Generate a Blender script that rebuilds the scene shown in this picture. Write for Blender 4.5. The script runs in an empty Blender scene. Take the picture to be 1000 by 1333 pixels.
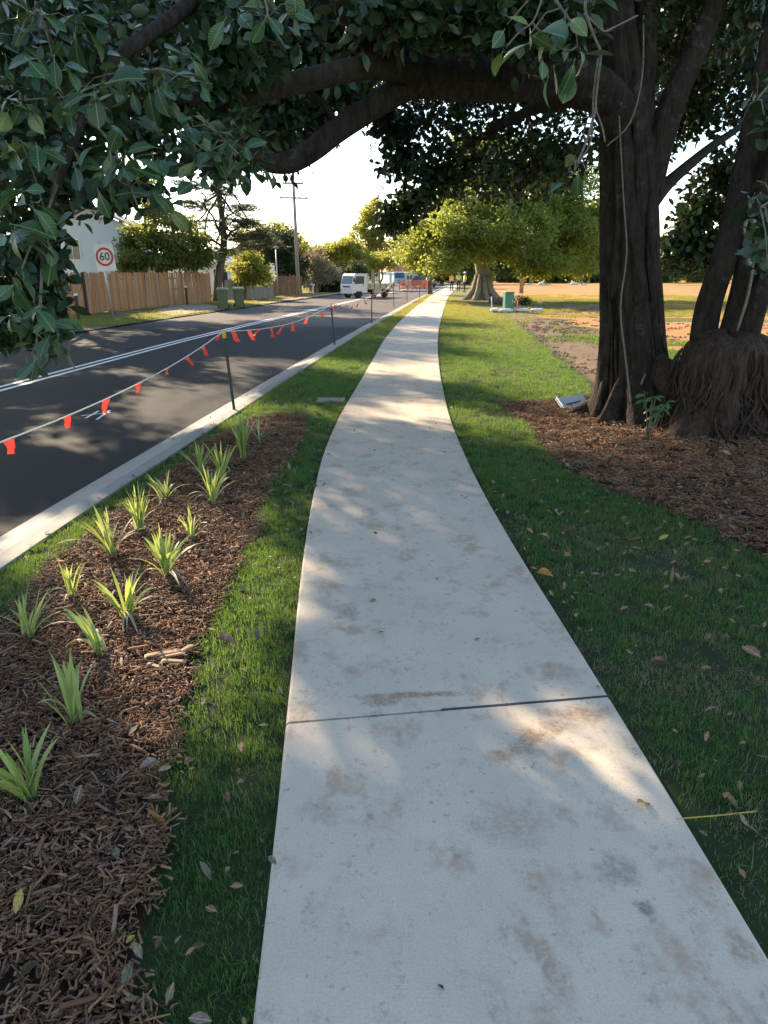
import bpy, bmesh, math, random
import numpy as np
from mathutils import Vector, Matrix, Euler

random.seed(7)
rng = np.random.default_rng(7)
R = math.radians
scn = bpy.context.scene
COL = scn.collection

# ------------------------------------------------------------------ camera, sky, sun, exposure
CAM_H, F, HORIZON = 1.75, 900.0, 355.0
PITCH = math.atan((666.5 - HORIZON) / F)
cam_d = bpy.data.cameras.new('camera')
cam = bpy.data.objects.new('camera', cam_d)
COL.objects.link(cam)
cam.location = (0, 0, CAM_H)
cam.rotation_euler = (math.pi / 2 - PITCH, 0, 0)
cam_d.sensor_fit = 'HORIZONTAL'
cam_d.sensor_width = 36.0
cam_d.lens = 36.0 * F / 1000.0
cam_d.clip_start = 0.05
cam_d.clip_end = 3000
scn.camera = cam

SUN_EL, SUN_AZ = R(25), R(-36)          # azimuth from +Y, negative towards -X
sun_dir = Vector((math.sin(SUN_AZ) * math.cos(SUN_EL), math.cos(SUN_AZ) * math.cos(SUN_EL), math.sin(SUN_EL)))
w = bpy.data.worlds.new('World')
scn.world = w
w.use_nodes = True
wn, wl = w.node_tree.nodes, w.node_tree.links
wn.clear()
sky = wn.new('ShaderNodeTexSky')
sky.sky_type = 'NISHITA'
sky.sun_disc = False
sky.sun_elevation = SUN_EL
sky.sun_rotation = SUN_AZ
sky.air_density = 1.0
sky.dust_density = 0.3
sky.ozone_density = 0.25
bg = wn.new('ShaderNodeBackground')
bg.inputs['Strength'].default_value = 0.125
wo = wn.new('ShaderNodeOutputWorld')
wl.new(sky.outputs[0], bg.inputs[0])
wl.new(bg.outputs[0], wo.inputs[0])
sd = bpy.data.lights.new('sun', 'SUN')
sd.energy = 5.0
sd.angle = R(0.53)
sd.color = (1.0, 0.80, 0.56)
sun = bpy.data.objects.new('sun', sd)
COL.objects.link(sun)
sun.rotation_euler = sun_dir.to_track_quat('Z', 'Y').to_euler()
sun.location = (0, 0, 40)
scn.view_settings.view_transform = 'Standard'
scn.view_settings.look = 'None'
scn.view_settings.exposure = 1.68
scn.view_settings.gamma = 1.0
scn.view_settings.use_curve_mapping = False
scn.render.engine = 'CYCLES'
scn.cycles.max_bounces = 8
scn.cycles.transparent_max_bounces = 8

# ------------------------------------------------------------------ measuring helpers
cP, sP = math.cos(PITCH), math.sin(PITCH)

def ray(px, py):
    dx, dv = (px - 500) / F, -(py - 666.5) / F
    return Vector((dx, cP + dv * sP, -sP + dv * cP))

def G(px, py, z=0.0):
    d = ray(px, py)
    t = (z - CAM_H) / d.z
    return Vector((d.x * t, d.y * t, z))

def W(px, py, Y):
    d = ray(px, py)
    t = Y / d.y
    return Vector((d.x * t, Y, CAM_H + d.z * t))

def interp(pts, y):
    xs = [p[0] for p in pts]; ys = [p[1] for p in pts]
    return np.interp(y, ys, xs)

# plan lines (x, y) taken on the ground, metres
PL = [(-0.22, -4), (-0.25, 0), (-0.29, 1.2), (-0.34, 1.7), (-0.41, 2.4), (-0.47, 3.2), (-0.56, 4.66), (-0.61, 5.7), (-0.625, 6.6), (-0.62, 8.0), (-0.5, 10.1), (-0.31, 13.5), (0.0, 19.6), (0.54, 26.5), (1.62, 38.0), (3.75, 58.2), (6.1, 78), (9.5, 105), (12.5, 128)]
PR = [(1.1, -4), (1.07, 0), (1.05, 1.4), (1.02, 2.1), (0.97, 2.6), (0.92, 3.36), (0.86, 4.43), (0.82, 5.5), (0.80, 6.9), (0.84, 8.9), (0.91, 10.6), (1.07, 13.5), (1.36, 18.0), (1.85, 24.0), (2.9, 35.0), (4.9, 55.0), (7.6, 78), (11.0, 105), (14.0, 128)]
KG = [(-2.62, -4), (-2.55, 0), (-2.42, 3.9), (-2.31, 5.1), (-2.17, 6.6), (-1.95, 9.0), (-1.62, 12.6), (-1.13, 17.7), (-0.3, 25.7), (0.74, 34.7), (2.4, 50), (4.6, 68), (7.6, 92), (12, 128)]
KR = [(x - 0.5, y) for x, y in KG]
FE = [(-10.9, -4), (-10.8, 10), (-10.3, 20), (-9.5, 27), (-8.6, 34), (-6.6, 48), (-4.2, 64), (-0.5, 92), (3.5, 128)]
CL = [((a + b) / 2, y) for a, b, y in [(interp(KR, yy), interp(FE, yy), yy) for yy in (-4, 0, 4, 8, 12, 16, 20, 25, 30, 36, 44, 52, 64, 80, 100, 128)]]

def fine(pts, step=0.25, near=20):
    y0, y1 = pts[0][1], pts[-1][1]
    ys = list(np.arange(y0, near, step)) + list(np.arange(near, y1, 1.0)) + [y1]
    # smooth the polyline a little
    out = []
    for y in ys:
        k = [-1.0, -0.5, 0, 0.5, 1.0]
        out.append((float(np.mean([interp(pts, min(max(y + a, y0), y1)) for a in k])), float(y)))
    return out

# ------------------------------------------------------------------ object helpers
def tag(o, label=None, cat=None, group=None, kind=None):
    if label: o['label'] = label
    if cat: o['category'] = cat
    if group: o['group'] = group
    if kind: o['kind'] = kind
    return o

def empty(name, loc=(0, 0, 0), rz=0.0, label=None, cat=None, group=None, parent=None, kind=None):
    o = bpy.data.objects.new(name, None)
    COL.objects.link(o)
    o.empty_display_size = 0.1
    o.location = loc
    o.rotation_euler = (0, 0, rz)
    if parent: o.parent = parent
    return tag(o, label, cat, group, kind)

def link_mesh(name, me, parent=None, loc=None, rot=None, scale=None):
    o = bpy.data.objects.new(name, me)
    COL.objects.link(o)
    if parent: o.parent = parent
    if loc is not None: o.location = loc
    if rot is not None: o.rotation_euler = rot
    if scale is not None: o.scale = (scale,) * 3 if isinstance(scale, (int, float)) else scale
    return o

def copy_tree(o, parent=None):
    c = o.copy()
    COL.objects.link(c)
    c.parent = parent
    for ch in list(o.children):
        copy_tree(ch, c)
    return c

class MB:
    def __init__(s):
        s.v, s.f, s.m = [], [], []
    def add(s, vs, fs, mi=0):
        b = len(s.v)
        s.v += [tuple(v) for v in vs]
        s.f += [tuple(i + b for i in f) for f in fs]
        s.m += [mi] * len(fs)
        return s
    def box(s, c, size, rz=0.0, rot=None, mi=0, taper=1.0):
        hx, hy, hz = size[0] / 2, size[1] / 2, size[2] / 2
        M = Euler(rot).to_matrix() if rot else Matrix.Rotation(rz, 3, 'Z')
        vs = []
        for z in (-1, 1):
            k = 1.0 if z < 0 else taper
            for x, y in ((-1, -1), (1, -1), (1, 1), (-1, 1)):
                vs.append(Vector(c) + M @ Vector((x * hx * k, y * hy * k, z * hz)))
        s.add(vs, [(3, 2, 1, 0), (4, 5, 6, 7), (0, 1, 5, 4), (1, 2, 6, 5), (2, 3, 7, 6), (3, 0, 4, 7)], mi)
        return s
    def tube(s, pts, radii, n=8, caps=True, mi=0, wob=None):
        pts = [Vector(p) for p in pts]
        if isinstance(radii, (int, float)): radii = [radii] * len(pts)
        up = None
        vs, fs = [], []
        for i, p in enumerate(pts):
            t = (pts[min(i + 1, len(pts) - 1)] - pts[max(i - 1, 0)])
            if t.length < 1e-9: t = Vector((0, 0, 1))
            t.normalize()
            if up is None:
                a = Vector((0, 1, 0)) if abs(t.y) < 0.9 else Vector((1, 0, 0))
            else:
                a = up
            u = (a - t * a.dot(t)).normalized()
            up = u
            v = t.cross(u)
            for k in range(n):
                an = 2 * math.pi * k / n
                r = radii[i] * (wob(an, i / max(1, len(pts) - 1), p) if wob else 1)
                vs.append(p + (u * math.cos(an) + v * math.sin(an)) * r)
        for i in range(len(pts) - 1):
            for k in range(n):
                k2 = (k + 1) % n
                fs.append((i * n + k, i * n + k2, (i + 1) * n + k2, (i + 1) * n + k))
        if caps:
            fs.append(tuple(range(n - 1, -1, -1)))
            fs.append(tuple((len(pts) - 1) * n + k for k in range(n)))
        s.add(vs, fs, mi)
        return s
    def lathe(s, prof, n=20, c=(0, 0, 0), M=None, mi=0):
        vs, fs = [], []
        M = M or Matrix.Identity(3)
        for r, z in prof:
            for k in range(n):
                a = 2 * math.pi * k / n
                vs.append(Vector(c) + M @ Vector((r * math.cos(a), r * math.sin(a), z)))
        for i in range(len(prof) - 1):
            for k in range(n):
                k2 = (k + 1) % n
                fs.append((i * n + k, i * n + k2, (i + 1) * n + k2, (i + 1) * n + k))
        fs.append(tuple(range(n - 1, -1, -1)))
        fs.append(tuple((len(prof) - 1) * n + k for k in range(n)))
        s.add(vs, fs, mi)
        return s
    def mesh(s, name, mats, smooth=False):
        me = bpy.data.meshes.new(name)
        me.from_pydata(s.v, [], s.f)
        for m in (mats if isinstance(mats, (list, tuple)) else [mats]):
            me.materials.append(m)
        if any(s.m):
            me.polygons.foreach_set('material_index', s.m)
        if smooth:
            me.polygons.foreach_set('use_smooth', [True] * len(s.f))
        me.update()
        return me
    def build(s, name, mats, parent=None, smooth=False, loc=None, rot=None, bevel=0):
        o = link_mesh(name, s.mesh(name, mats, smooth), parent, loc, rot)
        if bevel:
            b = o.modifiers.new('bevel', 'BEVEL'); b.width = bevel; b.segments = 2; b.limit_method = 'ANGLE'
        return o

def catmull(pts, k=5):
    P = [np.array(p, float) for p in pts]
    P = [2 * P[0] - P[1]] + P + [2 * P[-1] - P[-2]]
    out = []
    for i in range(1, len(P) - 2):
        for j in range(k):
            t = j / k
            a, b, c, d = P[i - 1], P[i], P[i + 1], P[i + 2]
            out.append(0.5 * ((2 * b) + (c - a) * t + (2 * a - 5 * b + 4 * c - d) * t * t + (3 * b - a - 3 * c + d) * t ** 3))
    out.append(P[-2])
    return out

def in_poly(poly, x, y):
    inside = np.zeros(len(x), bool)
    n = len(poly)
    for i in range(n):
        x0, y0 = poly[i]; x1, y1 = poly[(i + 1) % n]
        c = ((y0 > y) != (y1 > y)) & (x < (x1 - x0) * (y - y0) / ((y1 - y0) + 1e-12) + x0)
        inside ^= c
    return inside

def vnoise(x, y, scale, seed=0):
    """cheap value noise in 0..1"""
    r = np.random.default_rng(seed)
    T = r.random((64, 64))
    u, v = np.asarray(x) / scale + 1000, np.asarray(y) / scale + 1000
    iu, iv = np.floor(u).astype(int), np.floor(v).astype(int)
    fu, fv = u - iu, v - iv
    fu, fv = fu * fu * (3 - 2 * fu), fv * fv * (3 - 2 * fv)
    g = lambda a, b: T[a % 64, b % 64]
    return (g(iu, iv) * (1 - fu) + g(iu + 1, iv) * fu) * (1 - fv) + (g(iu, iv + 1) * (1 - fu) + g(iu + 1, iv + 1) * fu) * fv

def fbm(x, y, scale, seed=0):
    return (vnoise(x, y, scale, seed) + 0.5 * vnoise(x, y, scale / 2.1, seed + 1) + 0.25 * vnoise(x, y, scale / 4.3, seed + 2)) / 1.75

# ------------------------------------------------------------------ material helpers
class NT:
    def __init__(s, name):
        s.m = bpy.data.materials.new(name)
        s.m.use_nodes = True
        s.n, s.l = s.m.node_tree.nodes, s.m.node_tree.links
        s.n.clear()
        s.out = s.n.new('ShaderNodeOutputMaterial')
    def set(s, sock, v):
        if isinstance(v, bpy.types.NodeSocket): s.l.new(v, sock)
        elif v is not None:
            if hasattr(sock, 'default_value') and hasattr(sock.default_value, '__len__') and not hasattr(v, '__len__'):
                v = (v,) * len(sock.default_value)
            if hasattr(sock.default_value, '__len__') and len(sock.default_value) == 4 and len(v) == 3: v = (*v, 1)
            sock.default_value = v
    def node(s, typ, ins=None, **kw):
        n = s.n.new(typ)
        for k, v in kw.items(): setattr(n, k, v)
        for k, v in (ins or {}).items(): s.set(n.inputs[k], v)
        return n
    def pos(s):
        return s.node('ShaderNodeNewGeometry').outputs['Position']
    def obj(s):
        return s.node('ShaderNodeTexCoord').outputs['Object']
    def scale(s, vec, sc):
        return s.node('ShaderNodeVectorMath', {0: vec, 1: sc}, operation='MULTIPLY').outputs[0]
    def noise(s, vec, scale, detail=4, rough=0.55):
        return s.node('ShaderNodeTexNoise', {'Vector': vec, 'Scale': scale, 'Detail': detail, 'Roughness': rough}).outputs[0]
    def ramp(s, v, a, b):
        return s.node('ShaderNodeMapRange', {0: v, 1: a, 2: b}, clamp=True).outputs[0]
    def math(s, op, a, b=None):
        return s.node('ShaderNodeMath', {0: a, 1: b} if b is not None else {0: a}, operation=op).outputs[0]
    def mix(s, f, a, b, blend='MIX'):
        n = s.n.new('ShaderNodeMix'); n.data_type = 'RGBA'; n.blend_type = blend
        s.set(n.inputs[0], f); s.set(n.inputs[6], a); s.set(n.inputs[7], b)
        return n.outputs[2]
    def attr(s, name):
        return s.node('ShaderNodeAttribute', attribute_name=name).outputs['Fac']
    def rnd(s):
        return s.node('ShaderNodeObjectInfo').outputs['Random']
    def bump(s, h, strength=0.3, dist=0.01):
        return s.node('ShaderNodeBump', {'Height': h, 'Strength': strength, 'Distance': dist}).outputs[0]
    def bsdf(s, col, rough=0.8, normal=None, spec=0.5, metal=0.0, **kw):
        b = s.node('ShaderNodeBsdfPrincipled', {'Base Color': col, 'Roughness': rough, 'Metallic': metal, 'Specular IOR Level': spec})
        if normal is not None: s.l.new(normal, b.inputs['Normal'])
        for k, v in kw.items(): s.set(b.inputs[k], v)
        return b
    def done(s, sh):
        s.l.new(sh.outputs[0], s.out.inputs[0])
        return s.m

def simple(name, col, rough=0.7, metal=0.0, var=0.15, nscale=12, spec=0.5, bump=0.0):
    t = NT(name)
    n = t.noise(t.obj(), nscale, 5)
    c = t.mix(n, tuple(x * (1 - var) for x in col), tuple(min(1, x * (1 + var)) for x in col))
    nm = t.bump(n, bump, 0.01) if bump else None
    return t.done(t.bsdf(c, rough, nm, spec, metal))

def leafy(name, c1, c2, trans=0.35, rough=0.45, tcol=None, spec=0.4, dry=None, dscale=0.6, d0=0.55, d1=0.7, world=False):
    """leaf or blade: reflects c1..c2 (varying from piece to piece) and lets light through"""
    t = NT(name)
    f = t.rnd()
    c = t.mix(f, c1, c2)
    if dry is not None:
        n = t.noise(t.pos(), dscale, 4)
        m = t.ramp(n, d0, d1)
        c = t.mix(m, c, dry)
    p = t.bsdf(c, rough, None, spec)
    tr = t.node('ShaderNodeBsdfTranslucent', {'Color': t.mix(0.7, c, tcol, 'MIX') if tcol else c})
    mx = t.node('ShaderNodeMixShader', {0: trans})
    t.l.new(p.outputs[0], mx.inputs[1]); t.l.new(tr.outputs[0], mx.inputs[2])
    return t.done(mx)

# ---- materials
def mat_concrete(name, tone=(0.59, 0.50, 0.39), stains=1.0, marks=()):
    t = NT(name)
    p = t.pos()
    n1 = t.noise(p, 1.6, 6, 0.6)
    n2 = t.noise(p, 9, 6, 0.65)
    n3 = t.noise(p, 140, 3, 0.6)
    c = t.mix(t.ramp(n1, 0.3, 0.7), tuple(x * 0.9 for x in tone), tuple(x * 1.08 for x in tone))
    # brown soil stains
    st = t.math('MULTIPLY', t.ramp(t.noise(t.scale(p, (1, 0.8, 1)), 4.2, 9, 0.72), 0.53, 0.64), 0.62 * stains)
    c = t.mix(st, c, (0.33, 0.185, 0.09))
    st2 = t.math('MULTIPLY', t.ramp(t.noise(t.scale(p, (1.3, 1, 1)), 13, 8, 0.75), 0.56, 0.66), 0.55 * stains)
    c = t.mix(st2, c, (0.2, 0.175, 0.14))
    n4 = t.noise(p, 34, 3, 0.5)
    c = t.mix(t.math('MULTIPLY', t.ramp(n4, 0.66, 0.72), 0.5 * stains), c, (0.16, 0.14, 0.115))
    for (x, y, rx, ry, ang, colr, amt) in marks:
        v = t.node('ShaderNodeVectorMath', {0: p, 1: (x, y, 0)}, operation='SUBTRACT').outputs[0]
        v = t.node('ShaderNodeVectorRotate', {'Vector': v, 'Angle': -ang}, rotation_type='Z_AXIS').outputs[0]
        v = t.node('ShaderNodeVectorMath', {0: v, 1: (1 / rx, 1 / ry, 0)}, operation='MULTIPLY').outputs[0]
        d = t.node('ShaderNodeVectorMath', {0: v}, operation='LENGTH').outputs['Value']
        d = t.math('ADD', d, t.math('MULTIPLY', t.math('SUBTRACT', t.noise(p, 14, 7, 0.72), 0.5), 3.4))
        c = t.mix(t.math('MULTIPLY', t.math('MULTIPLY', t.ramp(d, 1.25, 0.5), t.ramp(t.noise(p, 60, 5, 0.75), 0.28, 0.56)), min(1.0, amt * 1.35)), c, colr)
    c = t.mix(t.math('MULTIPLY', t.ramp(n2, 0.35, 0.75), 0.25), c, tuple(x * 0.8 for x in tone))
    c = t.mix(t.math('MULTIPLY', t.ramp(n3, 0.3, 0.7), 0.42), c, tuple(x * 0.55 for x in tone))
    h = t.math('ADD', t.math('MULTIPLY', n3, 0.5), t.math('MULTIPLY', t.noise(t.scale(p, (12, 160, 12)), 1.0, 3), 0.5))
    return t.done(t.bsdf(c, 0.85, t.bump(h, 0.6, 0.006), 0.3))

BROWN, DARKB = (0.27, 0.16, 0.085), (0.14, 0.125, 0.105)
j1 = G(700, 960)
M_path = mat_concrete('path_concrete', marks=[
    (G(690, 968).x, G(690, 968).y, 0.20, 0.055, R(38), BROWN, 0.75),
    (G(760, 935).x, G(760, 935).y, 0.16, 0.05, R(5), BROWN, 0.7),
    (G(540, 910).x, G(540, 910).y, 0.24, 0.022, R(3), BROWN, 0.75),
    (G(500, 918).x, G(500, 918).y, 0.08, 0.04, R(3), BROWN, 0.7),
    (G(842, 1192).x, G(842, 1192).y, 0.03, 0.035, 0, DARKB, 0.75),
    (G(800, 1140).x, G(800, 1140).y, 0.06, 0.06, 0, DARKB, 0.45),
    (G(705, 1255).x, G(705, 1255).y, 0.04, 0.13, R(20), BROWN, 0.5),
    (G(960, 1240).x, G(960, 1240).y, 0.04, 0.06, 0, BROWN, 0.5),
    (G(660, 1080).x, G(660, 1080).y, 0.12, 0.1, 0, BROWN, 0.35),
    (G(480, 672).x, G(480, 672).y, 0.06, 0.16, 0, DARKB, 0.4),
    (G(455, 800).x, G(455, 800).y, 0.06, 0.1, 0, DARKB, 0.5),
    (G(460, 825).x, G(460, 825).y, 0.06, 0.05, 0, BROWN, 0.5),
    (G(725, 880).x, G(725, 880).y, 0.10, 0.09, 0, BROWN, 0.4),
    (G(420, 1060).x, G(420, 1060).y, 0.07, 0.05, 0, BROWN, 0.3),
])
M_kerb = mat_concrete('kerb_concrete', (0.31, 0.295, 0.265), 0.6)

def mat_asphalt():
    t = NT('asphalt')
    p = t.pos()
    n = t.noise(p, 180, 3, 0.7)
    v = t.node('ShaderNodeTexVoronoi', {'Vector': p, 'Scale': 95.0}).outputs['Color']
    big = t.noise(t.scale(p, (1, 0.25, 1)), 0.7, 5)
    c = t.mix(t.ramp(n, 0.3, 0.75), (0.008, 0.0095, 0.0125), (0.024, 0.027, 0.033))
    c = t.mix(t.math('MULTIPLY', t.ramp(big, 0.45, 0.75), 0.3), c, (0.036, 0.036, 0.036))
    old = t.ramp(t.math('ADD', t.node('ShaderNodeSeparateXYZ', {0: p}).outputs[1], t.math('MULTIPLY', t.noise(p, 0.5, 4), 5)), 27.5, 31)  # far road painted paler and warmer, standing in for the sunlight there
    c = t.mix(old, c, t.mix(t.ramp(n, 0.3, 0.75), (0.10, 0.085, 0.075), (0.17, 0.145, 0.125)))  # old masks the far road painted as sunlit, not older asphalt
    h = t.math('ADD', n, t.node('ShaderNodeSeparateColor', {0: v}).outputs[0])
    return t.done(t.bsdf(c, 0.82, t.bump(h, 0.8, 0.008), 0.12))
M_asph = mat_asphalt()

def mat_soil(name, a, b, scale=3.0, bump=0.6, rough=0.95):
    t = NT(name)
    p = t.pos()
    n = t.noise(p, scale, 7, 0.65)
    n2 = t.noise(p, scale * 14, 5, 0.7)
    c = t.mix(t.ramp(n, 0.3, 0.7), a, b)
    c = t.mix(t.math('MULTIPLY', t.ramp(n2, 0.3, 0.8), 0.4), c, tuple(x * 0.45 for x in a))
    return t.done(t.bsdf(c, rough, t.bump(n2, bump, 0.02), 0.2))

def mat_park():
    """grass, mulch and bare red soil, placed by painted cover values on the ground mesh"""
    t = NT('park_ground')
    p = t.pos()
    n, n2, n3 = t.noise(p, 0.9, 6, 0.6), t.noise(p, 22, 5, 0.7), t.noise(t.scale(p, (0.5, 1.6, 1)), 0.8, 6, 0.6)
    grass = t.mix(t.ramp(n, 0.3, 0.7), (0.02, 0.04, 0.015), (0.05, 0.065, 0.025))
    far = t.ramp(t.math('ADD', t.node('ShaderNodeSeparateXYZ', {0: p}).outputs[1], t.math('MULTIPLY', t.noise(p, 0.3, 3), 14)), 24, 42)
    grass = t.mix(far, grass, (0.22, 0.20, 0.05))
    grass = t.mix(t.ramp(n2, 0.35, 0.75), t.mix(0.45, grass, (0.02, 0.03, 0.01)), grass)
    soil = t.mix(t.ramp(n, 0.25, 0.75), (0.13, 0.085, 0.056), (0.22, 0.155, 0.105))
    soil = t.mix(t.math('MULTIPLY', t.ramp(n2, 0.4, 0.8), 0.45), soil, (0.10, 0.06, 0.04))
    red = t.mix(t.ramp(n3, 0.3, 0.7), (0.34, 0.15, 0.055), (0.48, 0.26, 0.095))
    red = t.mix(t.math('MULTIPLY', t.ramp(n2, 0.4, 0.8), 0.3), red, (0.2, 0.08, 0.035))
    mulch = t.mix(t.ramp(n2, 0.3, 0.7), (0.022, 0.013, 0.009), (0.07, 0.04, 0.026))
    edge = t.math('MULTIPLY', t.math('SUBTRACT', n2, 0.5), 0.7)
    f = lambda a: t.ramp(t.math('ADD', t.attr(a), edge), 0.35, 0.65)
    c = t.mix(f('soil'), grass, soil)
    c = t.mix(f('red'), c, red)
    c = t.mix(f('mulch'), c, mulch)
    return t.done(t.bsdf(c, 0.95, t.bump(n2, 0.7, 0.03), 0.15))
M_park = mat_park()

def mat_grass(name, c1, c2, tc, tr):
    t = NT(name)
    p = t.pos()
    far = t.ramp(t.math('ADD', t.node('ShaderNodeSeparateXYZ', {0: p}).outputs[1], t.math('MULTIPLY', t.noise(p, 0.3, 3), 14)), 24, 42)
    c = t.mix(t.rnd(), c1, c2)
    c = t.mix(t.ramp(t.noise(p, 0.75, 4), 0.54, 0.75), c, (0.15, 0.14, 0.06))
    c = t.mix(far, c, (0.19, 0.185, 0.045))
    q = t.bsdf(c, 0.5, None, 0.3)
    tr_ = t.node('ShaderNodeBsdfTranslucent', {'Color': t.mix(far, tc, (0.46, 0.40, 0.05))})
    mx = t.node('ShaderNodeMixShader', {0: tr})
    t.l.new(q.outputs[0], mx.inputs[1]); t.l.new(tr_.outputs[0], mx.inputs[2])
    return t.done(mx)
M_grass = mat_grass('grass_blade', (0.022, 0.085, 0.034), (0.048, 0.13, 0.045), (0.20, 0.33, 0.03), 0.42)
M_grass_l = mat_grass('grass_blade_light', (0.06, 0.14, 0.065), (0.11, 0.19, 0.09), (0.30, 0.38, 0.06), 0.4)
M_grass_dry = leafy('dry_grass_blade', (0.20, 0.165, 0.09), (0.32, 0.27, 0.17), 0.3, 0.7, None, 0.2)
M_strap = leafy('strap_blade', (0.15, 0.26, 0.07), (0.32, 0.40, 0.18), 0.4, 0.35, (0.50, 0.54, 0.08), 0.4)
M_strapdry = leafy('strap_dry_blade', (0.30, 0.27, 0.16), (0.36, 0.30, 0.2), 0.3, 0.6, None, 0.3)
M_lily = leafy('grass_far', (0.05, 0.1, 0.02), (0.08, 0.12, 0.03), 0.3)

def mat_chip():
    t = NT('bark_chip')
    r = t.rnd()
    n = t.noise(t.scale(t.obj(), (4, 30, 10)), 6, 4)
    c = t.mix(r, (0.10, 0.05, 0.028), (0.34, 0.185, 0.10))
    c = t.mix(t.ramp(t.math('FRACT', t.math('MULTIPLY', r, 17.3)), 0.8, 1.0), c, (0.36, 0.25, 0.17))
    c = t.mix(t.math('MULTIPLY', n, 0.5), c, (0.04, 0.022, 0.014))
    return t.done(t.bsdf(c, 0.85, None, 0.25))
M_chip = mat_chip()

def mat_bark(name, a, b, moss=None, sc=(14, 14, 2.2), bs=0.9, lichen=None):
    t = NT(name)
    p = t.pos()
    n = t.noise(t.scale(p, sc), 1.0, 7, 0.65)
    n2 = t.noise(p, 2.5, 4)
    n3 = t.noise(p, 60, 4, 0.7)
    c = t.mix(t.ramp(n, 0.32, 0.68), a, b)
    c = t.mix(t.math('MULTIPLY', t.ramp(n3, 0.4, 0.75), 0.35), c, tuple(x * 0.4 for x in a))
    if moss: c = t.mix(t.math('MULTIPLY', t.ramp(n2, 0.5, 0.7), 0.5), c, moss)
    if lichen:
        k = t.math('MULTIPLY', t.ramp(t.noise(p, 5.5, 6, 0.7), 0.56, 0.68), t.ramp(t.noise(p, 1.1, 3), 0.42, 0.6))
        c = t.mix(t.math('MULTIPLY', k, 0.7), c, lichen)
    h = t.math('ADD', t.math('ADD', n, t.math('MULTIPLY', n3, 0.35)), t.math('MULTIPLY', t.noise(p, 11, 5, 0.6), 0.6))
    return t.done(t.bsdf(c, 0.9, t.bump(h, bs, 0.05), 0.2))
M_bark = mat_bark('fig_bark', (0.011, 0.008, 0.006), (0.058, 0.042, 0.031), (0.036, 0.033, 0.02), (18, 18, 4.5), 1.0, (0.12, 0.105, 0.085))
M_root = mat_bark('root_mass', (0.025, 0.015, 0.011), (0.105, 0.066, 0.045), None, (26, 26, 2.5), 1.0)
M_bark2 = mat_bark('tree_bark', (0.07, 0.055, 0.042), (0.19, 0.15, 0.115))
M_bark3 = mat_bark('pale_bark', (0.20, 0.17, 0.14), (0.40, 0.35, 0.29))
M_twig = mat_bark('twig_bark', (0.12, 0.095, 0.07), (0.24, 0.2, 0.155), None, (40, 40, 30), 0.4)

M_figleaf = leafy('fig_leaf_canopy', (0.018, 0.042, 0.018), (0.035, 0.062, 0.026), 0.10, 0.4, (0.10, 0.14, 0.02), 0.4)
def mat_bigleaf():
    t = NT('fig_leaf')
    uv = t.node('ShaderNodeTexCoord').outputs['Object']
    x = t.node('ShaderNodeSeparateXYZ', {0: uv})
    ax = t.math('ABSOLUTE', x.outputs[0])
    r = t.rnd()
    c = t.mix(r, (0.014, 0.046, 0.018), (0.044, 0.10, 0.034))
    c = t.mix(t.math('GREATER_THAN', r, 0.93), c, (0.14, 0.17, 0.04))
    c = t.mix(t.ramp(t.noise(uv, 9, 4), 0.45, 0.8), c, (0.02, 0.06, 0.03))
    # side veins
    s = t.math('SINE', t.math('MULTIPLY', t.math('SUBTRACT', x.outputs[1], t.math('MULTIPLY', ax, 0.6)), 75))
    c = t.mix(t.math('MULTIPLY', t.ramp(s, 0.86, 1.0), 0.35), c, (0.10, 0.17, 0.08))
    c = t.mix(t.ramp(ax, 0.016, 0.006), c, (0.22, 0.27, 0.12))
    p = t.bsdf(c, 0.38, t.bump(s, 0.12, 0.01), 0.5)
    tr = t.node('ShaderNodeBsdfTranslucent', {'Color': (0.12, 0.2, 0.03, 1)})
    mx = t.node('ShaderNodeMixShader', {0: 0.14})
    t.l.new(p.outputs[0], mx.inputs[1]); t.l.new(tr.outputs[0], mx.inputs[2])
    return t.done(mx)
M_bigleaf = mat_bigleaf()
def L(name, c1, c2, tc, tr=0.42):
    return leafy(name, c1, c2, tr, 0.5, tc, 0.3)
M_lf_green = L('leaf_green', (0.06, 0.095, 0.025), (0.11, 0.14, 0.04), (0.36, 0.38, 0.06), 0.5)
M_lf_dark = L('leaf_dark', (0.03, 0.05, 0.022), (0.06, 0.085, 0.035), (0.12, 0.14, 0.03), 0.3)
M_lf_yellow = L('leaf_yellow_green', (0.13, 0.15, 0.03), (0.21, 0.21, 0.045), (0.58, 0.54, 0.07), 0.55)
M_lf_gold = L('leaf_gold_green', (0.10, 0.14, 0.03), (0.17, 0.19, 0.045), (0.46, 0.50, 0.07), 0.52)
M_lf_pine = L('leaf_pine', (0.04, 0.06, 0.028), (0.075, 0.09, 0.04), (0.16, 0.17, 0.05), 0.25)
M_lf_pale = L('leaf_pale_twiggy', (0.20, 0.16, 0.11), (0.28, 0.23, 0.16), (0.34, 0.26, 0.12), 0.3)

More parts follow.
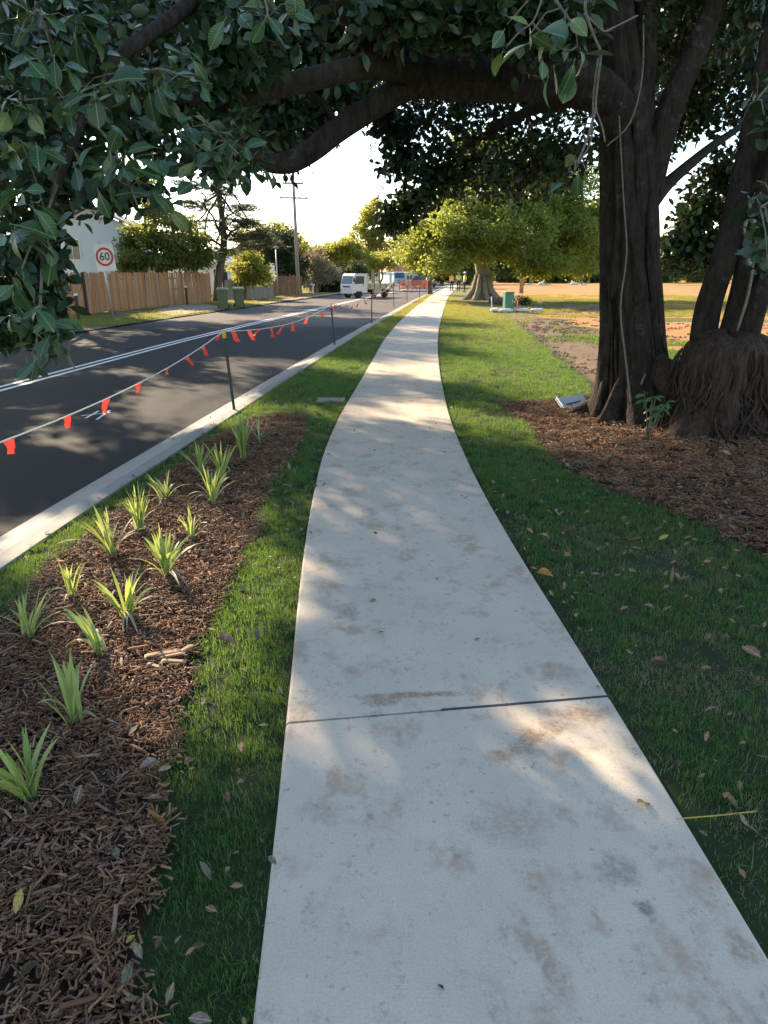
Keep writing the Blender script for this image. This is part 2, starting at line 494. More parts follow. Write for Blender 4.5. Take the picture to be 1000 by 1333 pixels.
# ------------------------------------------------------------------ scatter: many copies of a few little meshes in ONE object
def scatter(name, protos, pts, rots, scales, mats, parent=None, picks=None):
    """protos: list of MB; pts (N,3), rots (N,3) euler, scales (N,)"""
    N = len(pts)
    V, Fc, pv, pf, mi = [], [], [], [], []
    for k, p in enumerate(protos):
        b = len(V)
        V += p.v
        Fc += [tuple(i + b for i in f) for f in p.f]
        pf += [k] * len(p.f)
        mi += p.m
    np0 = len(V)
    if picks is None: picks = rng.integers(0, len(protos), N)
    me = bpy.data.meshes.new(name)
    allv = V + [tuple(x) for x in np.asarray(pts, float)]
    me.from_pydata(allv, [], Fc)
    for m in (mats if isinstance(mats, (list, tuple)) else [mats]): me.materials.append(m)
    me.polygons.foreach_set('material_index', mi)
    me.polygons.foreach_set('use_smooth', [True] * len(Fc))
    a = me.attributes.new('proto', 'INT', 'FACE'); a.data.foreach_set('value', np.array(pf, np.int32))
    a = me.attributes.new('pick', 'INT', 'POINT'); a.data.foreach_set('value', np.concatenate([np.full(np0, -1), picks]).astype(np.int32))
    a = me.attributes.new('rot', 'FLOAT_VECTOR', 'POINT'); a.data.foreach_set('vector', np.concatenate([np.zeros((np0, 3)), rots]).astype(np.float32).ravel())
    a = me.attributes.new('siz', 'FLOAT', 'POINT'); a.data.foreach_set('value', np.concatenate([np.ones(np0), scales]).astype(np.float32))
    o = link_mesh(name, me, parent)
    ng = bpy.data.node_groups.new(name + '_scatter', 'GeometryNodeTree')
    ng.interface.new_socket('Geometry', in_out='INPUT', socket_type='NodeSocketGeometry')
    ng.interface.new_socket('Geometry', in_out='OUTPUT', socket_type='NodeSocketGeometry')
    n, l = ng.nodes, ng.links
    gi, go = n.new('NodeGroupInput'), n.new('NodeGroupOutput')
    def na(nm, t):
        q = n.new('GeometryNodeInputNamedAttribute'); q.data_type = t; q.inputs[0].default_value = nm
        return [s for s in q.outputs if s.enabled and s.name == 'Attribute'][0]
    def eq(sock, k):
        c = n.new('FunctionNodeCompare'); c.data_type = 'INT'; c.operation = 'EQUAL'
        ins = [s for s in c.inputs if s.enabled]
        l.new(sock, ins[0]); ins[1].default_value = k
        return c.outputs[0]
    pk, pr = na('pick', 'INT'), na('proto', 'INT')
    er = n.new('FunctionNodeEulerToRotation'); l.new(na('rot', 'FLOAT_VECTOR'), er.inputs[0])
    sz = na('siz', 'FLOAT')
    j = n.new('GeometryNodeJoinGeometry')
    for k in range(len(protos)):
        sp = n.new('GeometryNodeSeparateGeometry'); sp.domain = 'FACE'
        l.new(gi.outputs[0], sp.inputs[0]); l.new(eq(pr, k), sp.inputs[1])
        ip = n.new('GeometryNodeInstanceOnPoints')
        l.new(gi.outputs[0], ip.inputs['Points']); l.new(eq(pk, k), ip.inputs['Selection'])
        l.new(sp.outputs[0], ip.inputs['Instance']); l.new(er.outputs[0], ip.inputs['Rotation']); l.new(sz, ip.inputs['Scale'])
        l.new(ip.outputs[0], j.inputs[0])
    l.new(j.outputs[0], go.inputs[0])
    md = o.modifiers.new('scatter', 'NODES'); md.node_group = ng
    return o

# ------------------------------------------------------------------ SETTING: ground, road, kerb, path
def strip_mesh(name, A, B, zA, zB, mat, nx=1, smooth=False):
    m = MB()
    n = len(A)
    vs, fs = [], []
    for (ax, ay), (bx, by) in zip(A, B):
        for k in range(nx + 1):
            t = k / nx
            vs.append((ax + (bx - ax) * t, ay + (by - ay) * t, zA + (zB - zA) * t))
    for i in range(n - 1):
        for k in range(nx):
            a = i * (nx + 1) + k
            fs.append((a, a + 1, a + nx + 2, a + nx + 1))
    m.add(vs, fs)
    return m.build(name, mat, smooth=smooth)

ys_all = list(np.arange(-4, 24, 0.5)) + list(np.arange(24, 128.1, 2.0))
def line(pts, off=0.0, ys=ys_all):
    f = [(float(np.mean([interp(pts, min(max(y + a, -4), 128)) for a in (-1.5, -0.75, 0, 0.75, 1.5)])) + off, float(y)) for y in ys]
    return f

base = MB().add([(-900, -300, -0.3), (900, -300, -0.3), (900, 1500, -0.3), (-900, 1500, -0.3)], [(0, 1, 2, 3)])
M_baseg = mat_soil('far_ground', (0.06, 0.085, 0.03), (0.10, 0.105, 0.04), 0.2)
tag(base.build('ground', M_baseg), kind='structure')

ROAD_Z = -0.10
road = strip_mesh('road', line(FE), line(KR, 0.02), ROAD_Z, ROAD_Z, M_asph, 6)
tag(road, kind='structure')

# kerb: flat back, sloping face; cast in segments with open joints
kerb = empty('kerb', kind='structure')
def kerb_piece(y0, y1):
    ys = list(np.linspace(y0, y1, max(2, int((y1 - y0) / 0.6) + 1)))
    m = MB()
    g = line(KG, 0, ys)
    prof = [(0.0, -0.2), (0.0, 0.012), (-0.15, 0.008), (-0.185, -0.006), (-0.40, -0.068), (-0.5, -0.092), (-0.5, -0.2)]
    vs, fs = [], []
    P = len(prof)
    for x, y in g:
        for dx, z in prof: vs.append((x + dx, y, z))
    for i in range(len(g) - 1):
        for k in range(P - 1):
            a = i * P + k
            fs.append((a, a + P, a + P + 1, a + 1))
    fs.append(tuple(range(P))); fs.append(tuple((len(g) - 1) * P + k for k in range(P - 1, -1, -1)))
    m.add(vs, fs)
    return m.build('kerb_segment', M_kerb, kerb)
yk = -4.0
while yk < 120:
    L_ = 2.5 if yk < 40 else 10
    kerb_piece(yk + 0.006, yk + L_ - 0.006)
    yk += L_
# road edge under the kerb joints
# painted lines
M_paint = simple('road_paint', (0.72, 0.72, 0.70), 0.6, 0, 0.12, 30)
for off in (-0.14, 0.10):
    a = line(CL, off - 0.055 - 1.0 * 0 ); b = line(CL, off + 0.055)
    pl = strip_mesh('centre_line', a, b, ROAD_Z + 0.004, ROAD_Z + 0.004, M_paint)
    tag(pl, kind='structure')

# survey mark on the asphalt, an H lying beside the kerb
hm = MB()
c = G(125, 540, ROAD_Z)
def groundbar(m, p, q, wd, z):
    p, q = Vector((p[0], p[1], 0)), Vector((q[0], q[1], 0))
    t = (q - p).normalized(); nrm = Vector((-t.y, t.x, 0)) * wd / 2
    m.add([(v.x, v.y, z) for v in (p - nrm, q - nrm, q + nrm, p + nrm)], [(0, 1, 2, 3)])
zz = ROAD_Z + 0.004
groundbar(hm, G(106, 541, zz), G(144, 537, zz), 0.035, zz)
groundbar(hm, G(112, 544, zz + .001), G(128, 535, zz + .001), 0.035, zz + .001)
groundbar(hm, G(126, 546, zz + .001), G(143, 534, zz + .001), 0.035, zz + .001)
tag(hm.build('painted_mark', M_paint), 'white painted survey mark like a letter H on the near lane of the asphalt', 'road marking')

# footpath
path = strip_mesh('footpath', line(PL, 0.01), line(PR, -0.01), -0.03, -0.03, mat_soil('path_bed', (0.05, 0.04, 0.03), (0.1, 0.08, 0.06), 6))
tag(path, kind='structure')
jointL, jointR = G(371, 947).y, G(790, 912).y
joints = [(-4, -4), (jointL, jointR), (10.15, 10.5)]
yy = 17.0
while yy < 120:
    joints.append((yy, yy)); yy += 6.5
joints.append((128, 128))
def slab(j0, j1):
    n = max(3, int(abs(j1[0] - j0[0]) / 0.45))
    g0 = 0.007 if j0[0] < 5 else 0.020
    g1 = 0.007 if j1[0] < 5 else 0.020
    vs, fs = [], []
    top, bot = 0.022, -0.08
    NX = 5
    for i in range(n + 1):
        t = i / n
        yl = j0[0] + g0 + (j1[0] - j0[0] - g0 - g1) * t
        yr = j0[1] + g0 + (j1[1] - j0[1] - g0 - g1) * t
        xl, xr = line(PL, 0, [yl])[0][0], line(PR, 0, [yr])[0][0]
        row = [(xl, yl, bot), (xl, yl, top - 0.012), (xl + 0.012, yl, top)]
        for k in range(1, NX):
            s = k / NX
            row.append((xl + (xr - xl) * s, yl + (yr - yl) * s, top))
        row += [(xr - 0.012, yr, top), (xr, yr, top - 0.012), (xr, yr, bot)]
        vs += row
    Q = NX + 5
    for i in range(n):
        for k in range(Q - 1):
            a = i * Q + k
            fs.append((a, a + 1, a + Q + 1, a + Q))
    fs.append(tuple(range(Q - 1, -1, -1))); fs.append(tuple(n * Q + k for k in range(Q)))
    MB().add(vs, fs).build('concrete_slab', M_path, path)
for a, b in zip(joints[:-1], joints[1:]): slab(a, b)
# dark filler standing in the near joint (right two thirds, as the photo shows it) and left stub
fil = MB()
a, b = G(575, 930), G(791, 912)
d = (b - a)
fil.add([(a.x, a.y - 0.006, 0.024), (b.x, b.y - 0.006, 0.024), (b.x, b.y + 0.006, 0.024), (a.x, a.y + 0.006, 0.024),
         (a.x, a.y - 0.006, -0.03), (b.x, b.y - 0.006, -0.03), (b.x, b.y + 0.006, -0.03), (a.x, a.y + 0.006, -0.03)],
        [(0, 1, 2, 3), (4, 5, 1, 0), (5, 6, 2, 1), (6, 7, 3, 2), (7, 4, 0, 3)])
fil.build('joint_filler', simple('joint_rubber', (0.03, 0.032, 0.035), 0.7), path)
# small concrete strip beside the path at the far end of the bed
cs = MB()
pA, pB = G(415, 523), G(452, 519)
cs.box(((pA.x + pB.x) / 2 - 0.03, (pA.y + pB.y) / 2, -0.005), (abs(pB.x - pA.x), 0.28, 0.05))
tag(cs.build('concrete_strip', M_kerb, bevel=0.006), 'short pale concrete strip set in the grass left of the path', 'concrete strip')

# covers of the verge and park ground ------------------------------------------------
BED_L = [(-0.40, -3), (-0.48, 0.0), (-0.60, 1.2), (-0.68, 1.4), (-0.75, 1.76), (-0.82, 2.1), (-0.86, 2.6), (-0.95, 3.0), (-0.91, 3.5), (-0.93, 4.2), (-0.95, 4.8), (-1.0, 5.6), (-0.95, 6.5), (-0.93, 7.3), (-0.93, 8.2), (-1.0, 8.85), (-1.3, 9.0), (-1.66, 8.75), (-1.85, 7.9), (-1.94, 7.2), (-1.98, 6.3), (-2.0, 5.6), (-2.08, 4.7), (-2.13, 4.0), (-2.05, 3.5), (-2.1, 2.8), (-2.15, 1.5), (-2.2, 0), (-2.2, -3)]
BED_R = [(1.62, 9.75), (1.70, 8.8), (1.76, 7.8), (1.72, 6.9), (1.74, 6.3), (1.93, 5.65), (2.27, 5.08), (2.42, 4.5), (2.52, 4.1), (2.8, 3.6), (4.2, 3.4), (5.2, 4.6), (5.4, 7.5), (4.9, 9.6), (3.6, 10.7), (2.6, 10.1)]
LAWN_EDGE = [(5.0, -4), (4.6, 2), (4.2, 9), (3.15, 10.4), (3.4, 12), (3.56, 13.5), (4.1, 19), (4.9, 27), (6.1, 38), (7.4, 46), (10, 60), (40, 62)]

def verge(name, A, B, mat, ny=None, nx=12, z0=0.0, amp=0.012, skirt=True, covers=True, ys=None):
    ys = ys or (list(np.arange(-4, 16, 0.12)) + list(np.arange(16, 60, 0.6)) + list(np.arange(60, 128.1, 2.0)))
    a, b = line(A, 0, ys), line(B, 0, ys)
    n = len(ys)
    t = np.linspace(0, 1, nx + 1)
    X = np.array([[p[0] + (q[0] - p[0]) * k for k in t] for p, q in zip(a, b)])
    Y = np.repeat(np.array(ys)[:, None], nx + 1, 1)
    Z = z0 + (fbm(X, Y, 0.5, 3) - 0.5) * 2 * amp
    V = np.stack([X, Y, Z], -1).reshape(-1, 3)
    fs = [(i * (nx + 1) + k, i * (nx + 1) + k + 1, (i + 1) * (nx + 1) + k + 1, (i + 1) * (nx + 1) + k) for i in range(n - 1) for k in range(nx)]
    me = bpy.data.meshes.new(name)
    me.from_pydata([tuple(v) for v in V], [], fs)
    me.materials.append(mat)
    me.polygons.foreach_set('use_smooth', [True] * len(fs))
    o = link_mesh(name, me)
    tag(o, kind='structure')
    return o, V

def paint(o, V, **cov):
    for k, v in cov.items():
        a = o.data.attributes.new(k, 'FLOAT', 'POINT')
        a.data.foreach_set('value', v.astype(np.float32))

vl, V = verge('grass_verge', KG, [(x + 0.015, y) for x, y in PL], M_park, nx=28, z0=-0.012)
x, y = V[:, 0], V[:, 1]
paint(vl, V, soil=np.clip((fbm(x, y, 1.0, 11) - 0.66) * 6, 0, 0.6) * (y > 5), red=np.zeros(len(x)), mulch=in_poly(BED_L, x, y).astype(float))

# park side: from the path out to the right, graded grid
def park():
    ys = np.concatenate([np.arange(-4, 14, 0.14), np.arange(14, 45, 0.5), np.arange(45, 190, 3.0)])
    us = np.concatenate([np.arange(0, 5.0, 0.14), np.arange(5.0, 20, 0.5), np.arange(20, 141, 5.0)])
    xr = np.array([q[0] for q in line(PR, -0.015, list(ys))])
    X = xr[:, None] + us[None, :]
    Y = np.repeat(ys[:, None], len(us), 1)
    Z = -0.014 + (fbm(X, Y, 0.6, 5) - 0.5) * 0.03
    Z += np.where(X - xr[:, None] > 3, (fbm(X, Y, 5, 8) - 0.5) * 0.12, 0)
    rr = np.hypot(X - 3.7, Y - 8.4)
    Z += 0.10 * np.exp(-(rr / 1.1) ** 2)
    n, k = X.shape
    V = np.stack([X, Y, Z], -1).reshape(-1, 3)
    fs = [(i * k + j, i * k + j + 1, (i + 1) * k + j + 1, (i + 1) * k + j) for i in range(n - 1) for j in range(k - 1)]
    me = bpy.data.meshes.new('park_ground')
    me.from_pydata([tuple(v) for v in V], [], fs)
    me.materials.append(M_park)
    me.polygons.foreach_set('use_smooth', [True] * len(fs))
    o = link_mesh('park_ground', me)
    tag(o, kind='structure')
    return o, V
pk, V = park()
x, y = V[:, 0], V[:, 1]
wob = (fbm(x, y, 1.6, 21) - 0.5) * 1.2
edge = np.interp(y, [p[1] for p in LAWN_EDGE[:-1]], [p[0] for p in LAWN_EDGE[:-1]]) + wob * 0.25
beyond = x - edge
bare = np.clip(beyond / 0.15, 0, 1) * np.clip(1.25 - np.abs(beyond - 0.7) / 1.0, 0, 1)          # worn track by the lawn
sparse = np.clip(beyond / 0.3, 0, 1) * np.clip((fbm(x, y, 2.2, 31) - 0.42) * 5, 0, 0.75)
soil = np.maximum(0.8 * bare * np.clip((fbm(x, y, 0.9, 33) * 0.6 + fbm(x, y, 0.3, 34) * 0.5 - 0.46) * 6, 0, 0.9), sparse) * (y < 44)
dryedge = np.clip(1 - np.abs(x - np.interp(y, [p[1] for p in PR], [p[0] for p in PR]) - 0.02) / 0.09, 0, 0.9) * (y < 5) * (fbm(x, y, 0.5, 44) > 0.42)
soil = np.maximum(soil, dryedge)
redm = np.clip((x - 6.4 - (fbm(x, y, 3, 51) - 0.5) * 2) / 1.0, 0, 1) * np.clip((y - 8.0 + wob * 2) / 2, 0, 1) * np.clip((32 + (fbm(x, y, 5, 57) - 0.5) * 14 - y) / 3, 0, 1) * np.clip((fbm(x, y * 2, 3, 52) - 0.22) * 5, 0, 1)
redm = np.maximum(redm, ((y > 52 + (fbm(x, y, 8, 53) - 0.5) * 10) & (x > np.interp(y, [40, 60, 128], [9, 6.8, 15.5]))) * np.clip((fbm(x * 0.35, y * 1.5, 4, 54) - 0.25) * 6, 0.15, 1))
redm = np.maximum(redm, ((y > 34) & (y < 43) & (x > 12)) * 0.9 * (fbm(x, y, 4, 56) > 0.4))
mul = in_poly(BED_R, x, y).astype(float)
paint(pk, V, soil=soil, red=redm, mulch=mul)

# far side verge of the road with a driveway
fv, V = verge('far_verge', [(-70, y) for _, y in FE], FE, M_park, nx=60, z0=-0.055, amp=0.02, ys=list(np.arange(-4, 90, 1.0)))
x, y = V[:, 0], V[:, 1]
paint(fv, V, soil=np.clip((fbm(x, y, 2.5, 61) - 0.52) * 8, 0, 0.8) * (x > -14), red=np.zeros(len(x)), mulch=np.zeros(len(x)))
M_drive = mat_soil('driveway_gravel', (0.36, 0.27, 0.21), (0.46, 0.37, 0.29), 1.5, 0.4)
dv = MB()
pts = [(-9.3, 31.5), (-8.2, 38.2), (-9.8, 41.5), (-12.4, 47.2), (-12.6, 51.5), (-14.5, 51.5), (-14.0, 47.0), (-12.4, 43), (-11.6, 36.0)]
dv.add([(a, b, -0.03) for a, b in pts], [tuple(range(len(pts)))])
tag(dv.build('driveway', M_drive), kind='structure')
dv = MB()
pts = [(-7.2, 44.4), (-2.9, 73), (-3.9, 73), (-8.1, 46)]
dv.add([(a, b, -0.03) for a, b in pts], [tuple(range(len(pts)))])
tag(dv.build('far_footpath', M_drive), kind='structure')

# hill on the horizon
def hill():
    xs = np.linspace(-340, 300, 60)
    vs, fs = [], []
    for i, X in enumerate(xs):
        H = 8 + 12 * math.exp(-((X + 60) / 70) ** 2) + 6 * math.exp(-((X - 120) / 60) ** 2) + 2.0 * math.sin(X * 0.05)
        for k, (dy, hz) in enumerate(((0, -0.5), (40, 0.75 * H), (75, H), (200, -0.5))):
            vs.append((X, 430 + dy, hz))
    for i in range(59):
        for k in range(3):
            a = i * 4 + k
            fs.append((a, a + 4, a + 5, a + 1))
    return MB().add(vs, fs)
tag(hill().build('hill', mat_soil('hill_scrub', (0.05, 0.07, 0.03), (0.09, 0.095, 0.04), 0.15), smooth=True), kind='structure')

# ------------------------------------------------------------------ grass, mulch, litter
def blade_tuft(n, rad, h0, h1, wd, seed, lean=0.6, segs=2):
    r = random.Random(seed)
    m = MB()
    for _ in range(n):
        a, q = r.uniform(0, 6.283), rad * math.sqrt(r.random())
        bx, by = q * math.cos(a), q * math.sin(a)
        h = r.uniform(h0, h1)
        d = r.uniform(0, 6.283)
        ln = r.uniform(0.15, lean) * h
        dx, dy = math.cos(d), math.sin(d)
        sx, sy = -dy * wd / 2, dx * wd / 2
        vs, fs = [], []
        for i in range(segs + 1):
            t = i / segs
            k = ln * t ** 1.8
            z = h * (t - 0.25 * t * t * (ln / h))
            wv = (1 - t ** 1.5 * 0.95)
            vs += [(bx + dx * k - sx * wv, by + dy * k - sy * wv, z), (bx + dx * k + sx * wv, by + dy * k + sy * wv, z)]
        for i in range(segs):
            fs.append((2 * i, 2 * i + 1, 2 * i + 3, 2 * i + 2))
        m.add(vs, fs)
    return m

def sample(xmin, xmax, ymin, ymax, dens):
    """jittered points with density dens(x, y) per square metre"""
    dmax = dens if isinstance(dens, (int, float)) else None
    out = []
    bands = np.geomspace(max(ymin, 0.8), ymax, 14) if ymin > 0 else np.linspace(ymin, ymax, 10)
    for a, b in zip(bands[:-1], bands[1:]):
        D = dens((a + b) / 2)
        n = int((xmax - xmin) * (b - a) * D)
        out.append(np.stack([rng.uniform(xmin, xmax, n), rng.uniform(a, b, n)], 1))
    return np.concatenate(out)

NEAR = 5.0
def gdens(yy): return 640 if yy < NEAR else 640 * (NEAR / yy) ** 1.35
P = sample(-2.7, 5.0, 0.9, 62, gdens)
x, y = P[:, 0], P[:, 1]
pl, pr, kg = interp(PL, y), interp(PR, y), interp(KG, y)
en = (fbm(x, y, 0.09, 81) - 0.45) * 0.09
left = (x > kg + 0.02 - en) & (x < pl - 0.012 + en)
edge = np.interp(y, [p[1] for p in LAWN_EDGE[:-1]], [p[0] for p in LAWN_EDGE[:-1]])
right = (x > pr + 0.02 - en) & (x < edge + 0.3 * (fbm(x, y, 0.8, 71) - 0.4))
wx = x + (fbm(x, y, 0.12, 72) - 0.5) * 0.14
wy = y + (fbm(x, y, 0.12, 73) - 0.5) * 0.14
notbed = ~(in_poly(BED_L, wx, wy) | in_poly(BED_R, wx, wy))
vis = np.abs(x / np.maximum(y, 0.1)) < 0.75
dryn = fbm(x, y, 0.55, 74)
pxd = np.exp(-(((x - 1.55) / 0.45) ** 2 + ((y - 4.2) / 0.6) ** 2)) + np.exp(-(((x - 2.0) / 0.25) ** 2 + ((y - 3.9) / 0.3) ** 2)) + 1.2 * np.exp(-((x - pr - 0.02) / 0.075) ** 2) * (y < 5.2) + 0.8 * np.exp(-(((x - 1.55) / 0.35) ** 2 + ((y - 3.0) / 0.35) ** 2))
bald = (pxd * dryn > 0.50) & (rng.random(len(x)) < 0.75)
keep = (left | right) & notbed & vis & ~bald
dry_f = (pxd * dryn * 1.1 + (dryn > 0.66) * 0.5 * (x > pr))[keep]
P = P[keep]
n = len(P)
sc = np.where(P[:, 1] < NEAR, 1.0, (P[:, 1] / NEAR) ** 0.38) * rng.uniform(0.7, 1.25, n)
rot = np.stack([rng.normal(0, 0.12, n), rng.normal(0, 0.12, n), rng.uniform(0, 6.283, n)], 1)
protos = [blade_tuft(22, 0.045, 0.018, 0.045, 0.0028, s) for s in range(4)] + [blade_tuft(9, 0.05, 0.03, 0.065, 0.0028, 9, 1.3, 3)] + [blade_tuft(18, 0.05, 0.012, 0.03, 0.0026, s + 20, 1.3) for s in range(2)]
for m in protos[5:]: m.m = [1] * len(m.f)
protos[4].m = [2] * len(protos[4].f)
for m in protos[:4]: m.m = [2 if (i // 2) % 9 == 0 else 0 for i in range(len(m.f))]
pick = np.where(rng.random(n) < np.clip(dry_f, 0, 0.85), rng.integers(5, 7, n), np.where(rng.random(n) < 0.14, 4, rng.integers(0, 4, n)))
pts = np.column_stack([P, np.full(n, -0.012)])
g = scatter('grass', protos, pts, rot, sc, [M_grass, M_grass_dry, M_grass_l], picks=pick)
tag(g, 'mown green grass on both sides of the concrete path', 'grass', kind='stuff')

# rough grass on the park side beyond the lawn and on the far verge
P = sample(2.5, 60, 11, 60, lambda q: 60 * (15 / q) ** 1.1)
x, y = P[:, 0], P[:, 1]
edge = np.interp(y, [p[1] for p in LAWN_EDGE[:-1]], [p[0] for p in LAWN_EDGE[:-1]])
k = (x > edge + 0.2) & (fbm(x, y, 2.2, 31) < 0.55) & ~((x > 6) & (y < 30) & (fbm(x, y, 3, 52) > 0.35)) & (x < y * 0.7) & (rng.random(len(x)) < np.where(np.abs(x - edge - 0.8) < 0.7, 0.3, 1))
P1 = np.column_stack([P[k], np.full(k.sum(), -0.02)])
P = sample(-26, -5, 18, 85, lambda q: 14 * (20 / q) ** 1.0)
x, y = P[:, 0], P[:, 1]
k = (x < interp(FE, y) - 0.1) & (fbm(x, y, 2.5, 61) < 0.58) & (x > -y * 0.62)
P2 = np.column_stack([P[k], np.full(k.sum(), -0.06)])
P = np.concatenate([P1, P2])
n = len(P)
protos = [blade_tuft(26, 0.16, 0.03, 0.09, 0.008, s + 50, 0.9) for s in range(3)]
g = scatter('rough_grass', protos, P, np.column_stack([np.zeros(n), np.zeros(n), rng.uniform(0, 6.28, n)]), rng.uniform(0.8, 1.9, n), M_grass)
tag(g, 'rough patchy grass beyond the lawn and across the road', 'grass', kind='stuff')

def clod_mesh(seed):
    r = random.Random(seed)
    m = MB()
    for _ in range(6):
        sz = r.uniform(0.012, 0.05)
        c_ = Vector((r.uniform(-0.15, 0.15), r.uniform(-0.15, 0.15), sz * 0.2))
        vs = []
        for z_, q in ((-0.5, 0.8), (0.2, 1.0), (0.6, 0.55)):
            for k in range(5):
                a = k * 1.257 + r.uniform(-0.3, 0.3)
                vs.append(c_ + Vector((math.cos(a) * q * sz * r.uniform(0.7, 1.2), math.sin(a) * q * sz * r.uniform(0.7, 1.2), z_ * sz)))
        fs = [(i * 5 + k, i * 5 + (k + 1) % 5, i * 5 + 5 + (k + 1) % 5, i * 5 + 5 + k) for i in range(2) for k in range(5)] + [tuple(10 + k for k in range(5))]
        m.add(vs, fs)
    return m
P = sample(2.8, 14, 9, 46, lambda q: 34 * (12 / q) ** 0.9)
x, y = P[:, 0], P[:, 1]
edge = np.interp(y, [p[1] for p in LAWN_EDGE[:-1]], [p[0] for p in LAWN_EDGE[:-1]])
k = (x > edge + 0.15) & (rng.random(len(x)) < np.where(x < edge + 2.2, 1, 0.35)) & (fbm(x, y, 0.7, 91) > 0.42)
P = np.column_stack([P[k], np.full(k.sum(), -0.015)]); n = len(P)
o = scatter('soil_clods', [clod_mesh(q) for q in range(4)], P, np.column_stack([np.zeros(n), np.zeros(n), rng.uniform(0, 6.28, n)]), rng.uniform(0.3, 1.0, n), mat_soil('clod_soil', (0.16, 0.10, 0.065), (0.30, 0.21, 0.14), 4))
tag(o, 'loose clods and stones on the worn soil beyond the lawn', 'soil', kind='stuff')

def chip_patch(n, rad, seed, lmin, lmax, wmin, wmax):
    r = random.Random(seed)
    m = MB()
    for _ in range(n):
        a, q = r.uniform(0, 6.283), rad * math.sqrt(r.random())
        ln, wd, th = r.uniform(lmin, lmax), r.uniform(wmin, wmax), r.uniform(0.002, 0.006)
        m.box((q * math.cos(a), q * math.sin(a), r.uniform(0.003, 0.03)), (ln, wd, th), rot=(r.gauss(0, 0.3), r.gauss(0, 0.28), r.uniform(0, 3.14)), taper=r.uniform(0.6, 1))
    return m
def mulch(name, poly, dens, label):
    xs, ys = [p[0] for p in poly], [p[1] for p in poly]
    P = sample(min(xs), max(xs), max(0.8, min(ys)), max(ys), dens)
    wx = P[:, 0] + (fbm(P[:, 0], P[:, 1], 0.15, 72) - 0.5) * 0.16
    wy = P[:, 1] + (fbm(P[:, 0], P[:, 1], 0.15, 73) - 0.5) * 0.16
    P = P[in_poly(poly, wx, wy)]
    n = len(P)
    z = -0.008 + (fbm(P[:, 0], P[:, 1], 0.35, 75) - 0.4) * 0.05
    if name == 'root_mulch': z = z + 0.10 * np.exp(-(np.hypot(P[:, 0] - 3.7, P[:, 1] - 8.4) / 1.1) ** 2)
    protos = [chip_patch(10, 0.06, s, 0.010, 0.055, 0.0015, 0.006) for s in range(5)] + [chip_patch(2, 0.05, s + 30, 0.05, 0.10, 0.006, 0.017) for s in range(2)]
    pk = np.where(rng.random(n) < 0.10, rng.integers(5, 7, n), rng.integers(0, 5, n))
    o = scatter(name, protos, np.column_stack([P, z]), np.column_stack([rng.normal(0, 0.1, n), rng.normal(0, 0.1, n), rng.uniform(0, 6.283, n)]), rng.uniform(0.7, 1.3, n), M_chip, picks=pk)
    tag(o, label, 'mulch', kind='stuff')
mulch('garden_mulch', BED_L, lambda q: 950 if q < 4 else 950 * (4 / q) ** 1.1, 'brown shredded bark mulch covering the garden bed beside the kerb')
mulch('root_mulch', BED_R, lambda q: 420 * (6 / max(q, 4)) ** 0.8, 'dark mulch and litter spread around the big fig trunk')

# leaf shapes --------------------------------------------------------------------------
def leaf_mesh(m, ln, wd, curl=0.25, fold=0.2, M=None, off=(0, 0, 0), n=6, obov=0.12, mi=0):
    """leaf blade growing along +Y with a midrib fold"""
    vs, fs = [], []
    M = M or Matrix.Identity(3)
    o = Vector(off)
    for i in range(n + 1):
        t = i / n
        q = max(0.0, math.sin(math.pi * min(1, t ** (1 + obov)))) ** 0.72 * wd / 2
        if i == 0: q = 0.006 * ln
        z = -curl * ln * t * t
        for s in (-1, 0, 1):
            vs.append(o + M @ Vector((s * q, t * ln * (1 - 0.1 * curl * t), z + abs(s) * q * fold)))
    for i in range(n):
        a = i * 3
        fs += [(a, a + 1, a + 4, a + 3), (a + 1, a + 2, a + 5, a + 4)]
    m.add(vs, fs, mi)
    return m

def cluster(nleaf, rad, ln, wd, seed, flat=0.7, n=2):
    r = random.Random(seed)
    m = MB()
    for _ in range(nleaf):
        d = Vector((r.gauss(0, 1), r.gauss(0, 1), r.gauss(0, flat))).normalized()
        p = d * rad * r.random() ** 0.5
        e = Euler((r.uniform(-1.2, 0.6), r.uniform(-0.9, 0.9), r.uniform(0, 6.283))).to_matrix()
        leaf_mesh(m, ln * r.uniform(0.7, 1.2), wd * r.uniform(0.7, 1.2), r.uniform(0.05, 0.4), 0.2, e, p, n)
    return m

def needle_spray(seed, ln=0.6, n=46, nl=0.16):
    r = random.Random(seed)
    m = MB()
    for i in range(n):
        t = i / n
        p = Vector((0, t * ln, -0.12 * ln * t * t))
        d = Vector((r.gauss(0, 0.8), 0.7, abs(r.gauss(0.35, 0.5)))).normalized() * nl * r.uniform(0.6, 1.2)
        s = d.cross(Vector((r.random(), r.random(), 1))).normalized() * 0.012
        m.add([p - s, p + s, p + d], [(0, 1, 2)])
    return m

# ------------------------------------------------------------------ TREES
PROTO_BIG = [cluster(16, 0.42, 0.26, 0.15, s) for s in range(3)]
PROTO_MID = [cluster(18, 0.40, 0.17, 0.10, s + 10) for s in range(3)]
PROTO_FIG = [cluster(16, 0.26, 0.125, 0.068, s + 20, n=3) for s in range(4)]
PROTO_PINE = [needle_spray(s) for s in range(3)]

